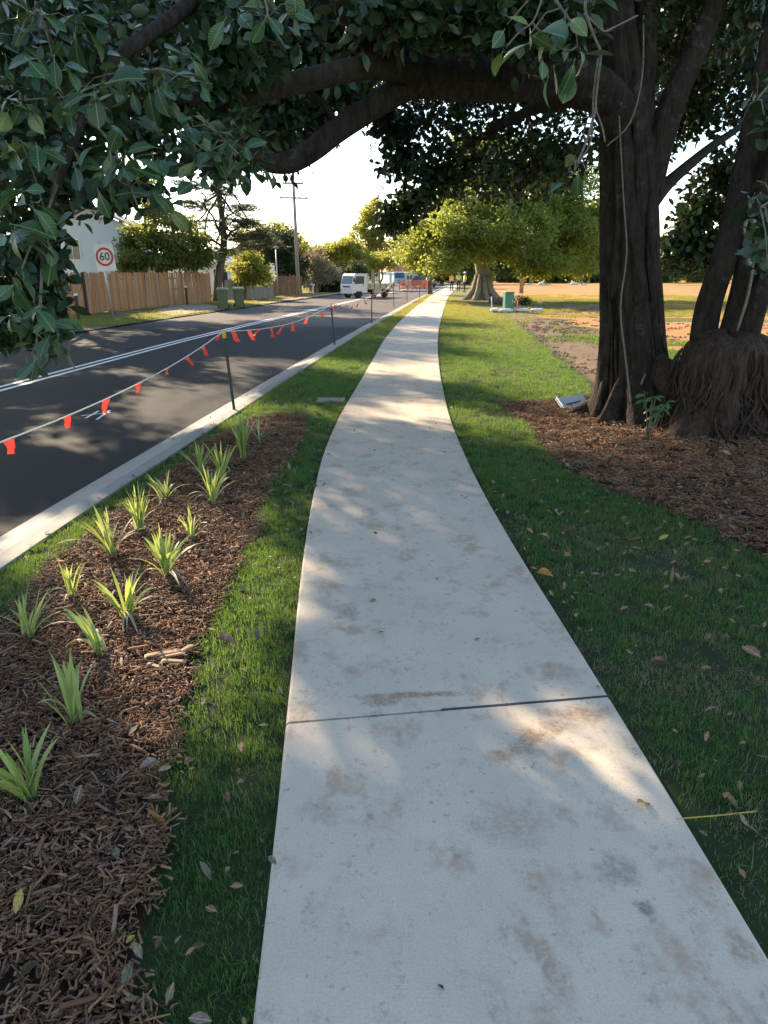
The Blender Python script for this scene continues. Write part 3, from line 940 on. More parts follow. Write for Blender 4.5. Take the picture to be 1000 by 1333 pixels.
# holes in the leaves through which the sun reaches the ground: (ground point, radius)
sunv = np.array(sun_dir)
GAPS = []
def gap(px, py, r, z=0.0):
    g_ = G(px, py, z); GAPS.append((np.array(g_), r))
for px, py, r in [(120, 775, .25), (190, 760, .3), (240, 735, .3), (300, 735, .25), (330, 765, .12), (180, 810, .25), (225, 850, .3), (160, 850, .22), (270, 860, .2), (15, 690, .2), (80, 705, .12), (150, 690, .12), (215, 730, .15),
                  (770, 985, .05), (815, 1005, .0), (690, 1120, -.25), (560, 585, -.15), (470, 735, -.25), (640, 800, -.22), (320, 775, .0)]: gap(px, py, r)
gr2 = random.Random(21)
for k in range(46):
    gap(gr2.uniform(-20, 330), gr2.uniform(425, 580), gr2.uniform(-0.12, 0.1), ROAD_Z)
for px, py, r in [(520, 520, -.2), (560, 495, -.1), (575, 480, -.1), (500, 540, -.25), (600, 470, 0), (640, 455, .1), (690, 470, 0), (540, 460, -.1), (470, 490, -.1), (420, 480, -.1), (640, 480, .0), (700, 450, .1), (620, 430, .1), (540, 430, .0), (480, 450, 0)]: gap(px, py, r)
def carve(pts, grow=0.45):
    keep = np.ones(len(pts), bool)
    for g_, r in GAPS:
        v = pts - g_
        t = v @ sunv
        d = np.linalg.norm(v - t[:, None] * sunv, axis=1)
        keep &= ~((d < r + grow) & (t > 0))
    return pts[keep]

def blob_points(blobs, dens, sub=14, subr=0.36, seed=1):
    """clumpy crown: every ellipsoid is filled with smaller clumps whose skins carry the leaves"""
    r = np.random.default_rng(seed)
    out = []
    for (c, rad) in blobs:
        c, rad = np.array(c, float), np.array(rad, float)
        area = 4 * math.pi * ((rad[0] * rad[1]) ** 1.6 / 3 + (rad[0] * rad[2]) ** 1.6 / 3 + (rad[1] * rad[2]) ** 1.6 / 3) ** (1 / 1.6)
        d = r.normal(size=(sub, 3)); d /= np.linalg.norm(d, axis=1)[:, None]
        cc = c + d * rad * (r.random((sub, 1)) ** 0.4) * 0.78
        per = max(3, int(area * dens / sub))
        for q in cc:
            e = r.normal(size=(per, 3)); e /= np.linalg.norm(e, axis=1)[:, None]
            s = rad * subr * r.uniform(0.7, 1.3)
            out.append(q + e * s * (r.random((per, 1)) ** 0.35))
    return np.concatenate(out)

def limb_path(a, b, sag=0.1, seed=0, n=5, wob=0.06):
    r = random.Random(seed)
    a, b = Vector(a), Vector(b)
    L_ = (b - a).length
    pts = []
    for i in range(n + 1):
        t = i / n
        p = a.lerp(b, t) + Vector((r.gauss(0, wob), r.gauss(0, wob), r.gauss(0, wob * 0.6))) * L_ * (0 if i in (0,) else 0.8) + Vector((0, 0, sag * L_ * math.sin(math.pi * t)))
        pts.append(p)
    return catmull(pts, 3)

def tree(name, label, base, top, r0, blobs, mat, dens=3.0, proto=PROTO_BIG, scale=1.0, bark=None, group=None, seed=1, sub=14, cat='tree', subr=0.36, limbs=True, r1=None):
    bx, by = base[0], base[1]
    bz = base[2] if len(base) > 2 else -0.08
    root = empty(name, (bx, by, bz), 0, label, cat, group)
    bark = bark or M_bark2
    inv = Vector((bx, by, bz))
    rr = random.Random(seed)
    topv = Vector(top) - inv
    m = MB()
    pts = limb_path((0, 0, -0.1), topv, 0, seed, 5, 0.025)
    rads = [r0 * (1.5 if i == 0 else 1.2 if i == 1 else 1) * (1 - 0.6 * i / (len(pts) - 1)) for i in range(len(pts))]
    m.tube(pts, rads, 10)
    m.build('trunk', bark, root, True)
    if limbs:
        for k, (c, rad) in enumerate(blobs):
            t = rr.uniform(0.45, 0.9)
            st = pts[int(t * (len(pts) - 1))]
            m = MB()
            lp = limb_path(st, Vector(c) - inv, 0.06, seed * 31 + k)
            rl = r0 * 0.42 * (1 - t * 0.4)
            m.tube(lp, [max(0.012, rl * (1 - 0.8 * i / (len(lp) - 1))) for i in range(len(lp))], 6)
            e = Vector(c) - inv
            for q in range(5):
                d = Vector((rr.gauss(0, 1), rr.gauss(0, 1), rr.gauss(0.2, 0.7))).normalized()
                tip = e + Vector((d.x * rad[0], d.y * rad[1], d.z * rad[2])) * 0.8
                tp = limb_path(lp[rr.randint(len(lp) // 2, len(lp) - 1)], tip, 0.05, seed * 77 + k * 7 + q, 4)
                m.tube(tp, [max(0.008, rl * 0.3 * (1 - 0.8 * i / (len(tp) - 1))) for i in range(len(tp))], 5)
            m.build('limb', bark, root, True)
    pts = carve(blob_points(blobs, dens, sub, subr, seed)) - np.array(inv)
    n = len(pts)
    if proto is PROTO_PINE:
        az = np.arctan2(pts[:, 1], pts[:, 0]) - math.pi / 2 + rng.normal(0, 0.5, n)
        rot = np.column_stack([rng.normal(0.1, 0.25, n), rng.normal(0, 0.3, n), az])
    else:
        rot = np.column_stack([rng.normal(0, 0.5, n), rng.normal(0, 0.5, n), rng.uniform(0, 6.283, n)])
    cr = scatter('crown', proto, pts, rot, rng.uniform(0.7, 1.3, n) * scale, mat, root)
    cr['kind'] = 'stuff'
    return root

def blobs_px(L_):
    """crown lobes measured on the photograph: (px, py, distance, rx, ry, rz)"""
    return [(tuple(W(a, b, Y)), (rx, ry, rz)) for a, b, Y, rx, ry, rz in L_]

exec_trees = True

# ---- the big fig beside the path ------------------------------------------------------
fig = empty('fig_tree', (3.35, 8.6, 0), 0, 'huge old fig with fluted trunk and root mound, boughs hanging over the path', 'tree')
FI = Vector((3.35, 8.6, 0))
def fluted(seed, n=5, amp=0.12):
    r = random.Random(seed)
    ph = [r.uniform(0, 6.28) for _ in range(6)]
    def f(a, t, p):
        w_ = 1 + amp * math.sin(n * a + ph[0] + p.z * 0.5) + amp * 0.6 * math.sin((n + 3) * a + ph[1] - p.z * 0.8) + amp * 0.35 * math.sin(17 * a + ph[2] + p.z * 1.5)
        return w_ + 0.05 * math.sin(p.z * 5 + ph[3]) * math.sin(2 * a + ph[4])
    return f
def fig_limb(name, pts, n=14, k=6, flute=None, mat=None, parent=None, smooth=True):
    """pts: (px, py, distance, diameter in metres)"""
    P = [list(W(a, b, Y) - FI) + [d / 2] for a, b, Y, d in pts]
    C_ = catmull(P, k)
    return MB().tube([c[:3] for c in C_], [max(0.004, float(c[3])) for c in C_], n, wob=flute).build(name, mat or M_bark, parent or fig, smooth)

# main trunk: fluted column, flaring at the foot
fig_limb('trunk', [(822, 580, 8.75, 1.3), (824, 535, 8.7, 1.0), (824, 490, 8.7, 0.76), (821, 420, 8.7, 0.62), (818, 350, 8.7, 0.58), (817, 280, 8.7, 0.55), (816, 215, 8.7, 0.50), (812, 150, 8.65, 0.42), (807, 80, 8.6, 0.38), (801, 0, 8.55, 0.32), (796, -120, 8.5, 0.28), (792, -300, 8.4, 0.2)], 56, 8, fluted(3, 4, 0.15))
# second stem pressed against it on the right
fig_limb('trunk', [(858, 560, 8.9, 0.6), (855, 500, 8.95, 0.36), (852, 430, 8.95, 0.30), (846, 360, 8.95, 0.28), (840, 300, 8.9, 0.28), (835, 230, 8.85, 0.28), (836, 160, 8.8, 0.27), (838, 80, 8.8, 0.25), (840, 0, 8.8, 0.23), (852, -160, 8.8, 0.2)], 24, 6, fluted(5, 3, 0.10))
# leaning limb to the upper right
fig_limb('limb', [(838, 250, 8.8, 0.40), (856, 190, 8.8, 0.34), (880, 120, 8.8, 0.28), (908, 60, 8.8, 0.25), (935, -10, 8.8, 0.22), (965, -100, 8.8, 0.18)], 14, 5, fluted(6, 3, 0.06))
fig_limb('limb', [(842, 268, 8.85, 0.24), (868, 240, 9.2, 0.16), (900, 212, 9.6, 0.13), (930, 188, 10, 0.11), (970, 160, 10.5, 0.08), (1010, 120, 11, 0.05)], 10, 5)
# right hand stems rising out of the root mound
fig_limb('trunk', [(905, 520, 8.15, 0.26), (912, 460, 8.15, 0.28), (922, 400, 8.15, 0.27), (940, 345, 8.1, 0.26), (956, 290, 8.2, 0.28), (970, 230, 8.3, 0.26), (985, 150, 8.4, 0.24), (1005, 40, 8.5, 0.2), (1020, -80, 8.6, 0.15)], 20, 6, fluted(8, 3, 0.12))
fig_limb('trunk', [(935, 520, 8.0, 0.26), (945, 465, 8.0, 0.28), (962, 405, 8.0, 0.26), (978, 350, 7.95, 0.28), (990, 300, 8.0, 0.32), (1008, 220, 8.1, 0.30), (1035, 90, 8.2, 0.22)], 22, 6, fluted(9, 4, 0.12))
fig_limb('trunk', [(950, 520, 7.9, 0.22), (968, 465, 7.85, 0.22), (985, 400, 7.8, 0.2), (1003, 350, 7.8, 0.18), (1025, 290, 7.8, 0.16)], 14, 5, fluted(12, 3, 0.08))

def root_mound():
    m = MB()
    n, rows = 96, 36
    r = random.Random(4)
    ph = [r.uniform(0, 6.28) for _ in range(8)]
    c = W(926, 565, 7.95) - FI
    vs, fs = [], []
    prof = [(0.86, -0.10), (0.76, 0.02), (0.67, 0.16), (0.60, 0.35), (0.56, 0.55), (0.53, 0.75), (0.49, 0.90), (0.42, 1.02), (0.30, 1.10), (0.12, 1.13), (0.0, 1.13)]
    pz = catmull([(a, b, 0) for a, b in prof], 4)
    for q in pz:
        for k in range(n):
            a = 2 * math.pi * k / n
            zz = q[1]
            f = 1 + 0.07 * math.sin(3 * a + ph[0]) + 0.06 * math.sin(7 * a + ph[1] + zz * 1.2) + 0.035 * math.sin(15 * a + ph[2] - zz * 2) + 0.03 * math.sin(31 * a + ph[3] + 3 * zz) + 0.02 * math.sin(47 * a + zz * 9)
            f += 0.16 * math.sin(1.3 * a + 2 * zz + ph[6]) * (0.4 + zz) * 0.6 + 0.09 * math.sin(2.6 * a - 5 * zz + ph[7]) * math.sin(4 * zz + ph[0]) + 0.04 * math.sin(11 * a + 8 * zz) * math.sin(9 * zz + 3 * a)
            f += 0.30 * max(0, 0.25 - zz) * 4 * max(0, math.sin(5 * a + ph[4])) * 0.5
            vs.append((c.x + math.cos(a) * q[0] * f * 0.98, c.y + math.sin(a) * q[0] * f * 0.9, zz + 0.03 * math.sin(6 * a + ph[5])))
    for i in range(len(pz) - 1):
        for k in range(n):
            k2 = (k + 1) % n
            fs.append((i * n + k, i * n + k2, (i + 1) * n + k2, (i + 1) * n + k))
    m.add(vs, fs)
    o = m.build('root_mound', M_root, fig, True)
    # fibrous roots hugging the mound
    f2 = MB()
    for k in range(150):
        a = r.uniform(0, 6.283)
        pts = []
        z1 = r.uniform(0.3, 1.02)
        for i in range(7):
            t = i / 6
            zz = z1 * (1 - t) - 0.03
            rad = float(np.interp(zz, [p[1] for p in prof[:10]], [p[0] for p in prof[:10]]))
            aa = a + 0.2 * math.sin(t * 4 + k) + 0.07 * math.sin(t * 11 + k * 2)
            rad *= 1.0 + 0.05 * math.sin(t * 7 + k * 3) + (0.25 * max(0, t - 0.75) if k % 4 == 0 else 0)
            pts.append((c.x + math.cos(aa) * rad * 1.0, c.y + math.sin(aa) * rad * 0.93, zz))
        f2.tube(pts, [(0.006 + 0.013 * (k % 5) / 5) * r.uniform(0.7, 1.3) for t in range(7)], 5)
    o2 = f2.build('roots', M_root, fig, True)
    o2['kind'] = 'stuff'
root_mound()
# root flares of the main trunk
rf = MB()
for a, ln in ((180, 0.9), (215, 0.7), (250, 0.8), (290, 0.6), (140, 0.7), (100, 0.6), (330, 0.5)):
    ca, sa = math.cos(R(a)), math.sin(R(a))
    b = G(826, 545) - FI
    rf.tube([(b.x + ca * 0.28, b.y + 0.15 + sa * 0.28, 0.42), (b.x + ca * 0.45, b.y + 0.15 + sa * 0.45, 0.16), (b.x + ca * ln * 0.8, b.y + 0.15 + sa * ln * 0.8, 0.05), (b.x + ca * ln, b.y + 0.15 + sa * ln, -0.05)], [0.12, 0.11, 0.07, 0.03], 10)
o = rf.build('root_flare', M_bark, fig, True)
# aerial roots fused along the trunk
ax_ = [(z_, Vector(W(a_, b_, 8.7)), d_ / 2) for a_, b_, d_ in ((824, 535, 1.0), (824, 490, .76), (821, 420, .62), (818, 350, .58), (817, 280, .55), (816, 215, .5), (812, 150, .42)) for z_ in (W(a_, b_, 8.7).z,)]
rr_ = random.Random(17)
zs_ = [q[0] for q in ax_]
for k in range(26):
    a = R(rr_.uniform(150, 395))
    z0_, z1_ = (-0.05, rr_.uniform(1.0, 3.6)) if k % 3 else (rr_.uniform(0.6, 1.6), rr_.uniform(2.4, 3.9))
    P_, Rd = [], []
    ph_ = rr_.uniform(0, 6)
    for i in range(10):
        z_ = z0_ + (z1_ - z0_) * i / 9
        cx_ = float(np.interp(z_, zs_, [q[1].x for q in ax_])); rad_ = float(np.interp(z_, zs_, [q[2] for q in ax_]))
        aa = a + 0.16 * math.sin(z_ * 1.7 + ph_) + 0.05 * math.sin(z_ * 5 + ph_)
        flare = 1.0 + 0.35 * max(0, 0.35 - z_)
        P_.append(Vector((cx_ + math.cos(aa) * rad_ * 0.97 * flare, 8.7 + math.sin(aa) * rad_ * 0.97 * flare, z_)) - FI)
        Rd.append(rr_.uniform(0.85, 1.15))
    r0_ = rr_.choice([0.025, 0.035, 0.05, 0.065, 0.08])
    C_ = catmull([list(p) + [q] for p, q in zip(P_, Rd)], 3)
    n_ = len(C_)
    MB().tube([c[:3] for c in C_], [r0_ * c[3] * (1 - 0.55 * i / n_) * min(1, (n_ - i) / 4 + 0.05) for i, c in enumerate(C_)], 8, wob=fluted(k, 2, 0.1)).build('aerial_root', M_bark, fig, True)
for pts in ([(842, 455, 8.6, 0.20), (856, 478, 8.45, 0.30), (876, 496, 8.25, 0.42), (900, 505, 8.1, 0.5)], [(838, 500, 8.5, 0.25), (856, 525, 8.35, 0.36), (880, 540, 8.15, 0.5), (905, 545, 8.0, 0.5)], [(812, 500, 8.45, 0.2), (802, 530, 8.35, 0.24), (790, 548, 8.25, 0.2), (775, 560, 8.2, 0.1)], [(826, 490, 8.35, 0.18), (828, 525, 8.2, 0.22), (830, 552, 8.0, 0.2), (836, 572, 7.8, 0.08)]):
    fig_limb('root_flare', pts, 16, 5, fluted(len(pts) + int(pts[0][0]), 3, 0.14), M_root if pts[-1][0] > 870 else None)
# vines and aerial roots on the trunk
for pts in ([(826, 560, 8.1, 0.02), (815, 470, 8.2, 0.022), (808, 400, 8.25, 0.02), (816, 330, 8.25, 0.018), (812, 260, 8.2, 0.016), (806, 150, 8.15, 0.014)],
            [(835, 500, 8.15, 0.025), (848, 460, 8.5, 0.022), (852, 380, 8.6, 0.02), (846, 320, 8.6, 0.02), (830, 290, 8.4, 0.016)],
            [(790, 190, 8.2, 0.02), (820, 160, 8.2, 0.018), (836, 100, 8.3, 0.018), (838, 20, 8.4, 0.016)],
            [(960, 430, 7.6, 0.03), (975, 380, 7.6, 0.03), (984, 320, 7.7, 0.025), (990, 250, 7.7, 0.02)]):
    fig_limb('vine', pts, 6, 4, None, M_twig)

# the great boughs over the path
fig_limb('bough', [(812, 160, 8.6, 0.42), (775, 112, 8.4, 0.36), (720, 100, 8.2, 0.33), (660, 106, 8.0, 0.33), (600, 103, 7.8, 0.31), (550, 98, 7.6, 0.30), (505, 68, 7.4, 0.25), (465, 30, 7.2, 0.23), (425, -15, 7.0, 0.21), (370, -80, 6.7, 0.2)], 18, 6, fluted(14, 3, 0.13))
fig_limb('bough', [(570, 104, 7.7, 0.26), (530, 112, 7.6, 0.23), (485, 138, 7.5, 0.21), (440, 168, 7.4, 0.2), (405, 196, 7.3, 0.19), (375, 212, 7.2, 0.18), (345, 212, 7.1, 0.15), (325, 200, 7.0, 0.10), (290, 185, 6.9, 0.06), (240, 175, 6.8, 0.04)], 14, 6, fluted(15, 3, 0.14))
fig_limb('bough', [(540, 90, 7.55, 0.24), (480, 86, 7.0, 0.2), (420, 98, 6.5, 0.18), (360, 112, 6.1, 0.16), (300, 126, 5.8, 0.14), (250, 132, 5.5, 0.11), (190, 140, 5.2, 0.08), (120, 150, 5.0, 0.06), (60, 140, 4.8, 0.04)], 12, 6, fluted(16, 3, 0.12))
fig_limb('bough', [(330, -20, 6.2, 0.12), (260, 0, 5.6, 0.10), (215, 30, 5.2, 0.09), (180, 55, 4.9, 0.08), (150, 80, 4.7, 0.07), (135, 110, 4.5, 0.05)], 10, 5)
fig_limb('bough', [(150, 85, 4.7, 0.05), (110, 150, 4.5, 0.05), (95, 190, 4.3, 0.045), (75, 240, 4.1, 0.04), (60, 290, 4.0, 0.03), (55, 350, 3.9, 0.02), (50, 420, 3.8, 0.012)], 8, 5)
fig_limb('bough', [(440, 165, 7.4, 0.07), (425, 140, 7.3, 0.06), (405, 120, 7.2, 0.05), (390, 90, 7.1, 0.04)], 8, 4)
fig_limb('bough', [(800, 150, 8.4, 0.3), (760, 60, 9.0, 0.25), (700, 10, 10, 0.22), (620, -10, 11.0, 0.18), (560, 0, 12.0, 0.14), (520, 60, 13.0, 0.10), (510, 150, 13.5, 0.06), (530, 240, 13.8, 0.03)], 10, 5)
fig_limb('bough', [(810, 160, 8.9, 0.28), (760, 130, 10.0, 0.22), (700, 140, 11.0, 0.16), (650, 165, 12.0, 0.12), (610, 190, 12.8, 0.08), (580, 220, 13.4, 0.04)], 10, 5)
fig_limb('bough', [(850, -60, 8.7, 0.22), (820, -200, 7.5, 0.2), (700, -420, 6.0, 0.16), (520, -650, 4.8, 0.1)], 10, 5)
fig_limb('bough', [(960, -90, 8.7, 0.16), (1020, -140, 9.5, 0.12), (1080, -60, 10.5, 0.08), (1060, 80, 11.5, 0.05)], 10, 5)
# thin twig with old fruit stalk hanging left of the trunk
fig_limb('twig', [(770, -20, 3.6, 0.012), (762, 10, 3.6, 0.012), (775, 50, 3.6, 0.011), (782, 70, 3.6, 0.012), (778, 110, 3.6, 0.010), (776, 140, 3.6, 0.009), (784, 165, 3.6, 0.006), (788, 185, 3.6, 0.004)], 6, 4, None, M_twig)
fig_limb('twig', [(779, 75, 3.6, 0.010), (773, 120, 3.62, 0.009), (770, 180, 3.62, 0.008), (758, 205, 3.6, 0.006), (748, 222, 3.6, 0.004)], 6, 4, None, M_twig)
fig_limb('twig', [(766, 22, 3.6, 0.008), (785, 40, 3.7, 0.006), (800, 35, 3.9, 0.006), (830, 20, 4.1, 0.005)], 6, 4, None, M_twig)
fig_limb('twig', [(712, -20, 3.5, 0.010), (700, 15, 3.5, 0.009), (692, 30, 3.5, 0.008), (676, 42, 3.5, 0.006), (660, 60, 3.5, 0.005)], 6, 4, None, M_twig)
fig_limb('twig', [(692, 28, 3.5, 0.007), (705, 42, 3.5, 0.006), (735, 66, 3.5, 0.005), (752, 60, 3.5, 0.004)], 6, 4, None, M_twig)

# ---- canopy lobes.  In view the fig's leaves start about 9 degrees above eye level and thicken upwards;
#      its far side hangs lower behind the bough.
canopy = []
def lobe(px, py, Y, rx, ry, rz): canopy.append((tuple(W(px, py, Y) - FI), (rx, ry, rz)))
for px in range(360, 1060, 70):                       # high shell behind the bough
    lobe(px, 10, 10.5, 0.9, 1.2, 0.7)
    lobe(px + 30, -60, 9.0, 0.9, 1.2, 0.8)
    lobe(px, 40, 13.0, 1.1, 1.2, 0.7)
for px, py, Y, a, b in [(540, 60, 12.5, 1.0, 0.6), (600, 70, 13, 1.1, 0.7), (670, 70, 13, 1.1, 0.7), (740, 80, 12.5, 1.1, 0.8), (560, 150, 13.5, 0.75, 0.65), (620, 160, 13, 1.0, 0.8), (690, 165, 12.5, 1.0, 0.8), (745, 170, 12, 0.8, 0.9), (600, 215, 13.5, 0.7, 0.5), (655, 225, 13, 0.9, 0.5), (720, 215, 12.5, 0.8, 0.6), (540, 265, 13.8, 0.30, 0.25), (510, 160, 13.6, 0.45, 0.35), (525, 215, 13.6, 0.4, 0.35), (480, 130, 13.2, 0.5, 0.3), (510, 285, 13.8, 0.22, 0.2), (565, 225, 13.4, 0.5, 0.4)]:
    lobe(px, py, Y, a, a, b)
for px, py, Y, a, b in [(890, 40, 12, 1.0, 0.9), (950, 60, 12, 1.0, 0.9), (1010, 80, 11.5, 1.0, 1.0), (900, 120, 12.5, 0.75, 0.6), (960, 150, 12, 0.9, 0.8), (1020, 190, 11.5, 0.9, 0.9), (930, 225, 12.5, 0.5, 0.35), (985, 260, 12, 0.6, 0.6), (905, 300, 12.5, 0.38, 0.4), (885, 330, 12.5, 0.25, 0.3), (935, 320, 12.5, 0.35, 0.35), (870, 160, 12.8, 0.4, 0.5), (1040, 300, 11, 0.6, 0.8), (915, 275, 12.6, 0.4, 0.3)]:
    lobe(px, py, Y, a, a, b)
for px, py, Y, a, b in [(340, 60, 9, 0.8, 0.6), (400, 60, 9.5, 0.8, 0.5), (270, 60, 8.5, 0.8, 0.6), (200, 40, 8.0, 0.8, 0.7), (350, 140, 9, 0.5, 0.35), (300, 170, 8.6, 0.5, 0.4), (120, 60, 7.5, 0.8, 0.8), (40, 60, 7.0, 0.8, 0.8), (440, 40, 10, 0.8, 0.5), (250, 120, 8.4, 0.6, 0.4), (400, 150, 10, 0.35, 0.22), (355, 185, 9.5, 0.35, 0.25), (430, 110, 10, 0.5, 0.3)]:
    lobe(px, py, Y, a, a, b)
for px, py, Y, a, b in [(600, 5, 6.8, 0.4, 0.2), (680, 0, 7.0, 0.45, 0.22), (300, 40, 5.6, 0.3, 0.2), (730, 30, 7.4, 0.3, 0.22), (520, -5, 6.6, 0.35, 0.15)]:
    lobe(px, py, Y, a, a, b)
# crown above the picture, out over the road and round the trunk: it keeps the ground in shade
shade_lobes = []
for (cx, cy, cz, rx, ry, rz) in [(-6.3, 18.5, 8.8, 2.2, 2.2, 0.9), (-4.8, 21, 9.3, 2.2, 2.2, 0.9), (-8, 20.5, 9.2, 2.2, 2.2, 0.9), (-6.2, 22, 9.8, 2.2, 2.2, 0.9), (0.5, 22, 7.2, 2, 2, 1.0), (2.5, 24, 7.4, 2, 2, 1.0), (4.5, 22, 7.5, 2, 2, 1.1), (1.5, 27, 8.4, 2.2, 2.2, 1.0), (4, 27, 8.4, 2.2, 2.2, 1.0), (6.5, 25, 7.6, 2.2, 2.2, 1.2), (7, 20, 6.8, 2.2, 2.2, 1.2), (-0.8, 24.5, 8.0, 1.6, 2, 0.8), (-7.6, 13.8, 6.0, 2.4, 2.4, 0.9), (-7.4, 17, 6.6, 2.4, 2.4, 0.9), (-5.6, 15.5, 6.8, 2.4, 2.4, 0.9), (-8.6, 11, 5.6, 2.2, 2.2, 0.9), (-4.5, 18.5, 7.6, 2.2, 2.2, 0.9), (-6.5, 10.5, 6.0, 2.2, 2.4, 1.3), (-9.3, 12.8, 6.3, 2.0, 2.2, 1.5), (-4.5, 12, 6.8, 2.4, 2.2, 1.2), (-7.5, 14.5, 7.4, 2.4, 2.4, 1.4), (3.5, 8.5, 7.6, 3.0, 3.0, 1.6), (-8.8, 9.6, 4.6, 1.6, 1.6, 1.3)]:
    shade_lobes.append(((cx, cy, cz), (rx, ry, rz)))
pts = carve(blob_points(canopy, 4.6, 16, 0.40, 77) + np.array(FI), 0.1) - np.array(FI)
pts = np.concatenate([pts, carve(blob_points(shade_lobes, 9.0, 16, 0.42, 78), 0.26) - np.array(FI)])
n = len(pts)
fol = scatter('foliage', PROTO_FIG, pts, np.column_stack([rng.normal(0, 0.6, n), rng.normal(0, 0.6, n), rng.uniform(0, 6.283, n)]), rng.uniform(0.75, 1.3, n), M_figleaf, fig)
fol['kind'] = 'stuff'

# ---- hanging sprays with separate big leaves close to the camera
LEAVES = []
for s in range(9):
    m = MB()
    rr = random.Random(s + 90)
    leaf_mesh(m, 1.0, rr.uniform(0.44, 0.64), rr.uniform(-0.15, 0.6), rr.uniform(0.05, 0.6), None, (0, 0.0, 0), 9, rr.uniform(0.3, 0.7))
    m.tube([(0, -0.16, 0.02), (0, 0.02, 0)], 0.012, 5)
    LEAVES.append(m.mesh('leaf', M_bigleaf, True))
leaf_count = 0
sr = random.Random(12)
def rosette(px, py, Y, n=7, ln=0.125, down=0.5, seed=None):
    """a whorl of leaves at a twig tip; every leaf is its own object"""
    global leaf_count
    c = W(px, py, Y) - FI
    a0 = sr.uniform(0, 6.28)
    for i in range(n):
        if leaf_count >= 296: return
        a = a0 + i * 2.4
        el = sr.gauss(-down * 0.8, 0.55)
        d = Vector((math.cos(a) * math.cos(el), math.sin(a) * math.cos(el), math.sin(el)))
        up = Vector((sr.gauss(0, 0.5), sr.gauss(-0.5, 0.5), 0.8)).normalized()
        x_ = d.cross(up).normalized(); z_ = x_.cross(d)
        Mx = Matrix((x_, d, z_)).transposed()
        L_ = ln * sr.uniform(0.55, 1.25)
        o = link_mesh('leaf', LEAVES[sr.randrange(9)], fig, c + d * 0.02 + Vector((sr.gauss(0, 0.03), sr.gauss(0, 0.03), sr.gauss(0, 0.035))), Mx.to_euler(), L_)
        leaf_count += 1
sprays = MB()
def spray(pts, tips, Y, r=0.006):
    C_ = catmull([W(a, b, q) - FI for a, b, q in pts], 4)
    sprays.tube(C_, [r * (1 - 0.7 * i / len(C_)) + 0.002 for i in range(len(C_))], 6)
    for t in tips:
        px, py, Yt = t[:3]
        best = min(C_, key=lambda q: (Vector(q) - (W(px, py, Yt) - FI)).length)
        a, b = Vector(best), W(px, py, Yt) - FI
        mid = (a + b) / 2 + Vector((0, 0, 0.03))
        sprays.tube([a, mid, b], [0.004, 0.003, 0.0025], 5)
        rosette(px, py, Yt, *t[3:])
# upper left mass
spray([(120, 150, 5.0), (100, 110, 4.4), (70, 60, 3.9), (50, 10, 3.6)], [(45, 15, 3.4, 7, 0.15), (100, 30, 3.7, 6, 0.15), (20, 60, 3.4, 7), (70, 80, 3.6, 7)], 4)
spray([(150, 100, 4.6), (130, 118, 4.2), (100, 125, 3.9), (30, 130, 3.7)], [(125, 115, 3.6, 8, 0.14), (85, 130, 3.7, 7, 0.13), (25, 130, 3.5, 8, 0.14), (150, 95, 3.8, 7)], 4)
spray([(190, 110, 5.2), (200, 90, 4.5), (230, 95, 4.2), (270, 110, 4.0)], [(170, 100, 4.0, 8), (215, 110, 4.0, 8), (255, 100, 3.9, 7, 0.13), (235, 75, 4.1, 7)], 4)
spray([(250, 140, 5.4), (270, 160, 4.6), (290, 180, 4.2), (310, 200, 4.0)], [(250, 165, 4.2, 8), (275, 195, 4.1, 8), (305, 180, 4.2, 7), (295, 235, 4.1, 7), (250, 225, 4.1, 8), (325, 205, 4.3, 5)], 4)
spray([(110, 150, 4.5), (140, 180, 4.2), (160, 220, 4.0), (180, 270, 3.9)], [(150, 190, 3.9, 8), (165, 215, 3.8, 8), (130, 235, 3.8, 7), (190, 240, 4.0, 7), (205, 200, 4.0, 7), (215, 265, 4.1, 6)], 4)
spray([(75, 240, 4.1), (60, 280, 3.7), (40, 320, 3.5), (25, 360, 3.4)], [(85, 200, 3.8, 7), (30, 190, 3.6, 8), (40, 260, 3.5, 8), (15, 300, 3.4, 8, 0.14), (60, 320, 3.5, 7), (20, 360, 3.4, 7), (60, 285, 3.7, 5)], 4)
spray([(55, 350, 3.9), (52, 400, 3.6), (48, 440, 3.5), (45, 470, 3.45)], [(45, 395, 3.4, 8, 0.12), (60, 425, 3.4, 8, 0.11), (45, 455, 3.4, 6, 0.10, 1.1), (15, 415, 3.4, 6, 0.10), (80, 425, 3.5, 5, 0.10)], 4)
# top centre and the cluster left of the trunk
spray([(330, -30, 5), (345, 0, 4.5), (350, 30, 4.3)], [(345, 25, 4.2, 6, 0.13, 0.9), (385, 5, 4.3, 5, 0.14), (310, 20, 4.3, 6)], 4)
spray([(712, -20, 3.5), (730, 10, 3.5), (745, 30, 3.5)], [(690, 45, 3.45, 3, 0.15, 0.7), (660, 32, 3.5, 3, 0.12), (735, 25, 3.45, 6, 0.13), (720, 65, 3.4, 4, 0.14, 1.0), (752, 62, 3.45, 4, 0.14, 1.2)], 3.5)
spray([(776, 140, 3.6), (765, 180, 3.6), (750, 215, 3.55)], [(748, 222, 3.5, 5, 0.10, 0.9), (765, 225, 3.5, 3, 0.10), (735, 205, 3.55, 2, 0.09), (710, 180, 4.2, 4, 0.13, 0.9), (735, 175, 4.2, 4, 0.13, 1.0)], 3.5)
